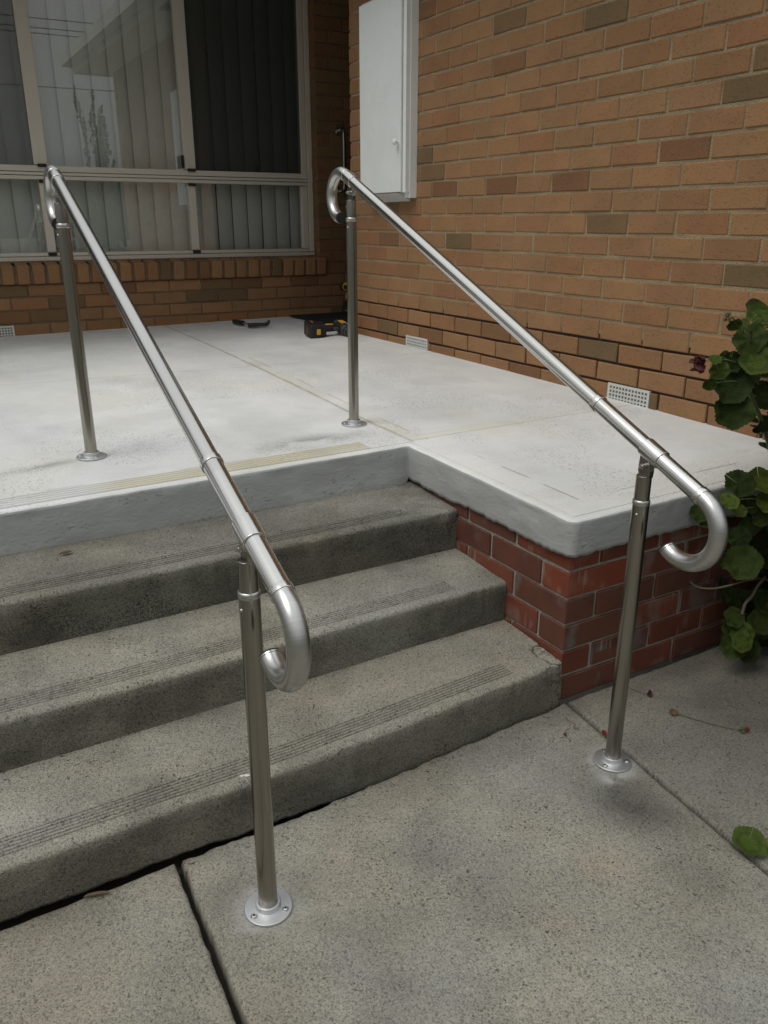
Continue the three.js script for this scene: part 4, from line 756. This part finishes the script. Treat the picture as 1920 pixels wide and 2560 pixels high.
// fallen bits on the pavement
{
  const stalk = thing('fallen_flower', 'fallen geranium stalk with a red bud head and brown leaf, farthest right', 'fallen flower', [0.27, 0.004, 0.30]);
  const q = (x, y, z) => [x - 0.27, y - 0.004, z - 0.30];
  part('stalk', tube([q(.232, .009, .232), q(.25, .006, .265), q(.275, .006, .31), q(.30, .007, .35), q(.318, .01, .375)], 0.0013, 24, 6), stemM, stalk);
  const m = part('dry_leaf', leafShapes[3], std({ map: leafT(true).map, roughness: 0.9, side: THREE.DoubleSide }), stalk, 'curled brown leaf'); m.scale.set(.013, .013, .022); m.position.set(...q(.226, .008, .224)); orient(m, V3(-.2, 1, .3), 0.5);
  const h = [], hr = []; for (let i = 0; i < 12; i++) h.push(new THREE.SphereGeometry(rr(.0025, .004), 7, 5).translate(...q(.32 + rr(-.007, .005), .01 + rr(-.004, .006), .378 + rr(-.007, .005)))); for (let i = 0; i < 7; i++) hr.push(new THREE.SphereGeometry(rr(.0026, .004), 7, 5).translate(...q(.327 + rr(-.004, .005), .011 + rr(-.003, .006), .386 + rr(-.006, .004))));
  part('bud_cluster', mergeGeometries(h), stemM, stalk); part('petals', mergeGeometries(hr), redM, stalk);
  const f2 = thing('fallen_flower_001', 'short fallen stalk with a dark red flower beside the right post', 'fallen flower', [0.228, 0.004, 0.1]);
  part('stalk', tube([[-.012, .004, -.035], [-.004, .003, -.012], [.006, .004, .015]], 0.0011, 12, 5), barkM, f2);
  part('petals', mergeGeometries(Array.from({ length: 9 }, (_, i) => leafShapes[i % 8].clone().scale(.006, .008, .007).rotateX(rr(-1, 1)).rotateY(rr(0, 6)).translate(.011 + rr(-.004, .005), .006 + rr(-.001, .003), .024 + rr(-.005, .005)))), deadRed, f2);
  const f3 = thing('fallen_petal', 'crumpled red petal in the joint touching the right post', 'petal', [-0.014, 0.004, 0.2]);
  part('petal', mergeGeometries([leafShapes[1].clone().scale(.009, .011, .01).rotateX(-1.2), leafShapes[5].clone().scale(.007, .009, .01).rotateX(-.6).rotateY(1)]).translate(0, .004, 0), redM, f3);
  part('stalk', tube([[-.004, .003, .006], [-.016, .006, .012], [-.02, .003, .022]], .0008, 10, 5), barkM, f3);
  const f4 = thing('fallen_twig', 'thin curled red-brown twig on the pavement near the plinth corner', 'twig', [-0.09, 0.004, 0.13]);
  part('twig', tube([[.04, .003, -.045], [.028, .008, -.02], [.034, .006, 0], [.02, .004, .008], [.03, .004, .018]], .0009, 24, 5), std({ color: lin(.1, .04, .025), roughness: 0.9 }), f4);
  part('twig', tube([[.008, .003, .004], [-.006, .006, .008], [-.016, .003, .016]], .0009, 12, 5), std({ color: lin(.1, .03, .02), roughness: 0.9 }), f4);
  part('petal', leafShapes[0].clone().scale(.005, .006, .006).rotateX(-1).translate(-.02, .004, .018), deadRed, f4);
  const gl = thing('geranium_leaf', 'single broad green geranium leaf spread over the pavement joint', 'leaf', [-0.048, 0.02, 0.672]);
  const gm = part('leaf', leafShapes[4], leafMats[2], gl); gm.scale.setScalar(.04); orient(gm, V3(-.1, 1, .25), 2.2);
  const g2 = part('leaf', leafShapes[6], leafMats[2], gl); g2.scale.setScalar(.032); g2.position.set(.05, -.008, .045); orient(g2, V3(.2, 1, .1), 0.6);
  part('leaf_stalk', tube([[0, -.004, 0], [.05, -.002, .01], [.12, .004, .01], [.25, -.012, -.03]], .0016, 20, 6), stemM, gl);
  const br = std({ color: lin(.11, .065, .035), roughness: 0.9, side: THREE.DoubleSide }), br2 = std({ color: lin(.17, .12, .075), roughness: 0.9, side: THREE.DoubleSide });
  const dryLeaf = (name, label, pos, m, sx, sz, rot) => { const g = new THREE.PlaneGeometry(1, 1, 10, 6), p = g.attributes.position; for (let i = 0; i < p.count; i++) { const t = p.getX(i), s = p.getY(i), w = Math.max(0.03, Math.sqrt(Math.max(0, 1 - 4 * t * t))); p.setXYZ(i, t * sx, 0.12 * sx * (4 * s * s) * w + 0.08 * sx * t * t, s * w * sz); } g.computeVertexNormals(); const o = thing(name, label, 'dead leaf', pos); o.rotation.y = rot; part('leaf_blade', g, m, o); };
  dryLeaf('dead_leaf', 'small curled brown dead leaf on the top grey step', [-1.185, 0.445, -0.737], br, .034, .014, 0.1);
  dryLeaf('dead_leaf_001', 'narrow tan dead leaf wedged in the gap below the bottom step', [-1.322, 0.004, 0.083], br2, .055, .0075, -0.3);
}

// ------------------------------------------------------------------ seen mirrored in the glass: yard tree, wires, low hills
{
  const t = thing('yard_tree', 'tall slender tree across the yard, mirrored in the window', 'tree', [4.62, -0.07, 17]);
  part('trunk', rod(V3(0, 0, 0), V3(0.1, 4.6, 0), 0.09, 10, 0.02), barkM, t);
  const lm = std({ color: lin(.03, .04, .02), roughness: 0.9, side: THREE.DoubleSide }), im = new THREE.InstancedMesh(new THREE.PlaneGeometry(.085, .055), lm, 3200), dm = new THREE.Object3D();
  const br = Array.from({ length: 15 }, () => ({ a: rr(0, 6.28), r: rr(.1, .62), y0: rr(.7, 1.9), y1: rr(3.2, 5.3), w: rr(.05, .13), k: rr(0, 6) }));
  for (let i = 0; i < 3200; i++) { const b = br[i % 15], t = rnd(), y = lerp(b.y0, b.y1, t), r = b.r * (0.35 + 0.9 * t), w = b.w * (1.1 - 0.7 * t); dm.position.set(r * Math.cos(b.a) + 0.06 * Math.sin(y * 3 + b.k) + rr(-w, w), y, r * Math.sin(b.a) + rr(-w, w)); dm.rotation.set(rr(0, 3), rr(0, 3), rr(0, 3)); dm.updateMatrix(); im.setMatrixAt(i, dm.matrix); }
  part('branches', mergeGeometries(br.map((b) => tube([[0.03, 0.6, 0], [b.r * 0.35 * Math.cos(b.a), b.y0 + .3, b.r * 0.35 * Math.sin(b.a)], [b.r * 1.25 * Math.cos(b.a), b.y1, b.r * 1.25 * Math.sin(b.a)]], .014, 12, 5))), barkM, t);
  im.name = 'crown'; im.userData.kind = 'stuff'; im.castShadow = true; t.add(im);
  const wm = std({ color: lin(.02, .02, .02) });
  [[7.57, 0], [7.35, .3], [7.15, .1], [5.6, .2]].forEach(([y, o], i) => { const w = part('power_line', tube([[-30, y + .6, 22 + o], [0, y, 21 + o], [30, y + .4, 20 + o]], .018, 30, 5), wm, scene); w.userData = { label: ['topmost', 'second from top', 'third from top', 'lowest'][i] + ' of the black overhead wires across the street', category: 'power line' }; w.name = i ? 'power_line_00' + i : 'power_line'; });
  const hg = new THREE.PlaneGeometry(240, 8, 80, 1), hp = hg.attributes.position; for (let i = 0; i < hp.count; i++) if (hp.getY(i) > 0) hp.setY(i, -1 + 5 * fbm(hp.getX(i) * .03, 3, 4)); else hp.setZ(i, -12);
  const hills = new THREE.Mesh(hg.rotateY(Math.PI).translate(0, 3.6, 75), std({ color: lin(.07, .09, .08), roughness: 1, side: THREE.DoubleSide })); hills.name = 'hills'; hills.userData.kind = 'structure'; scene.add(hills);
}
renderer.render(scene, camera);
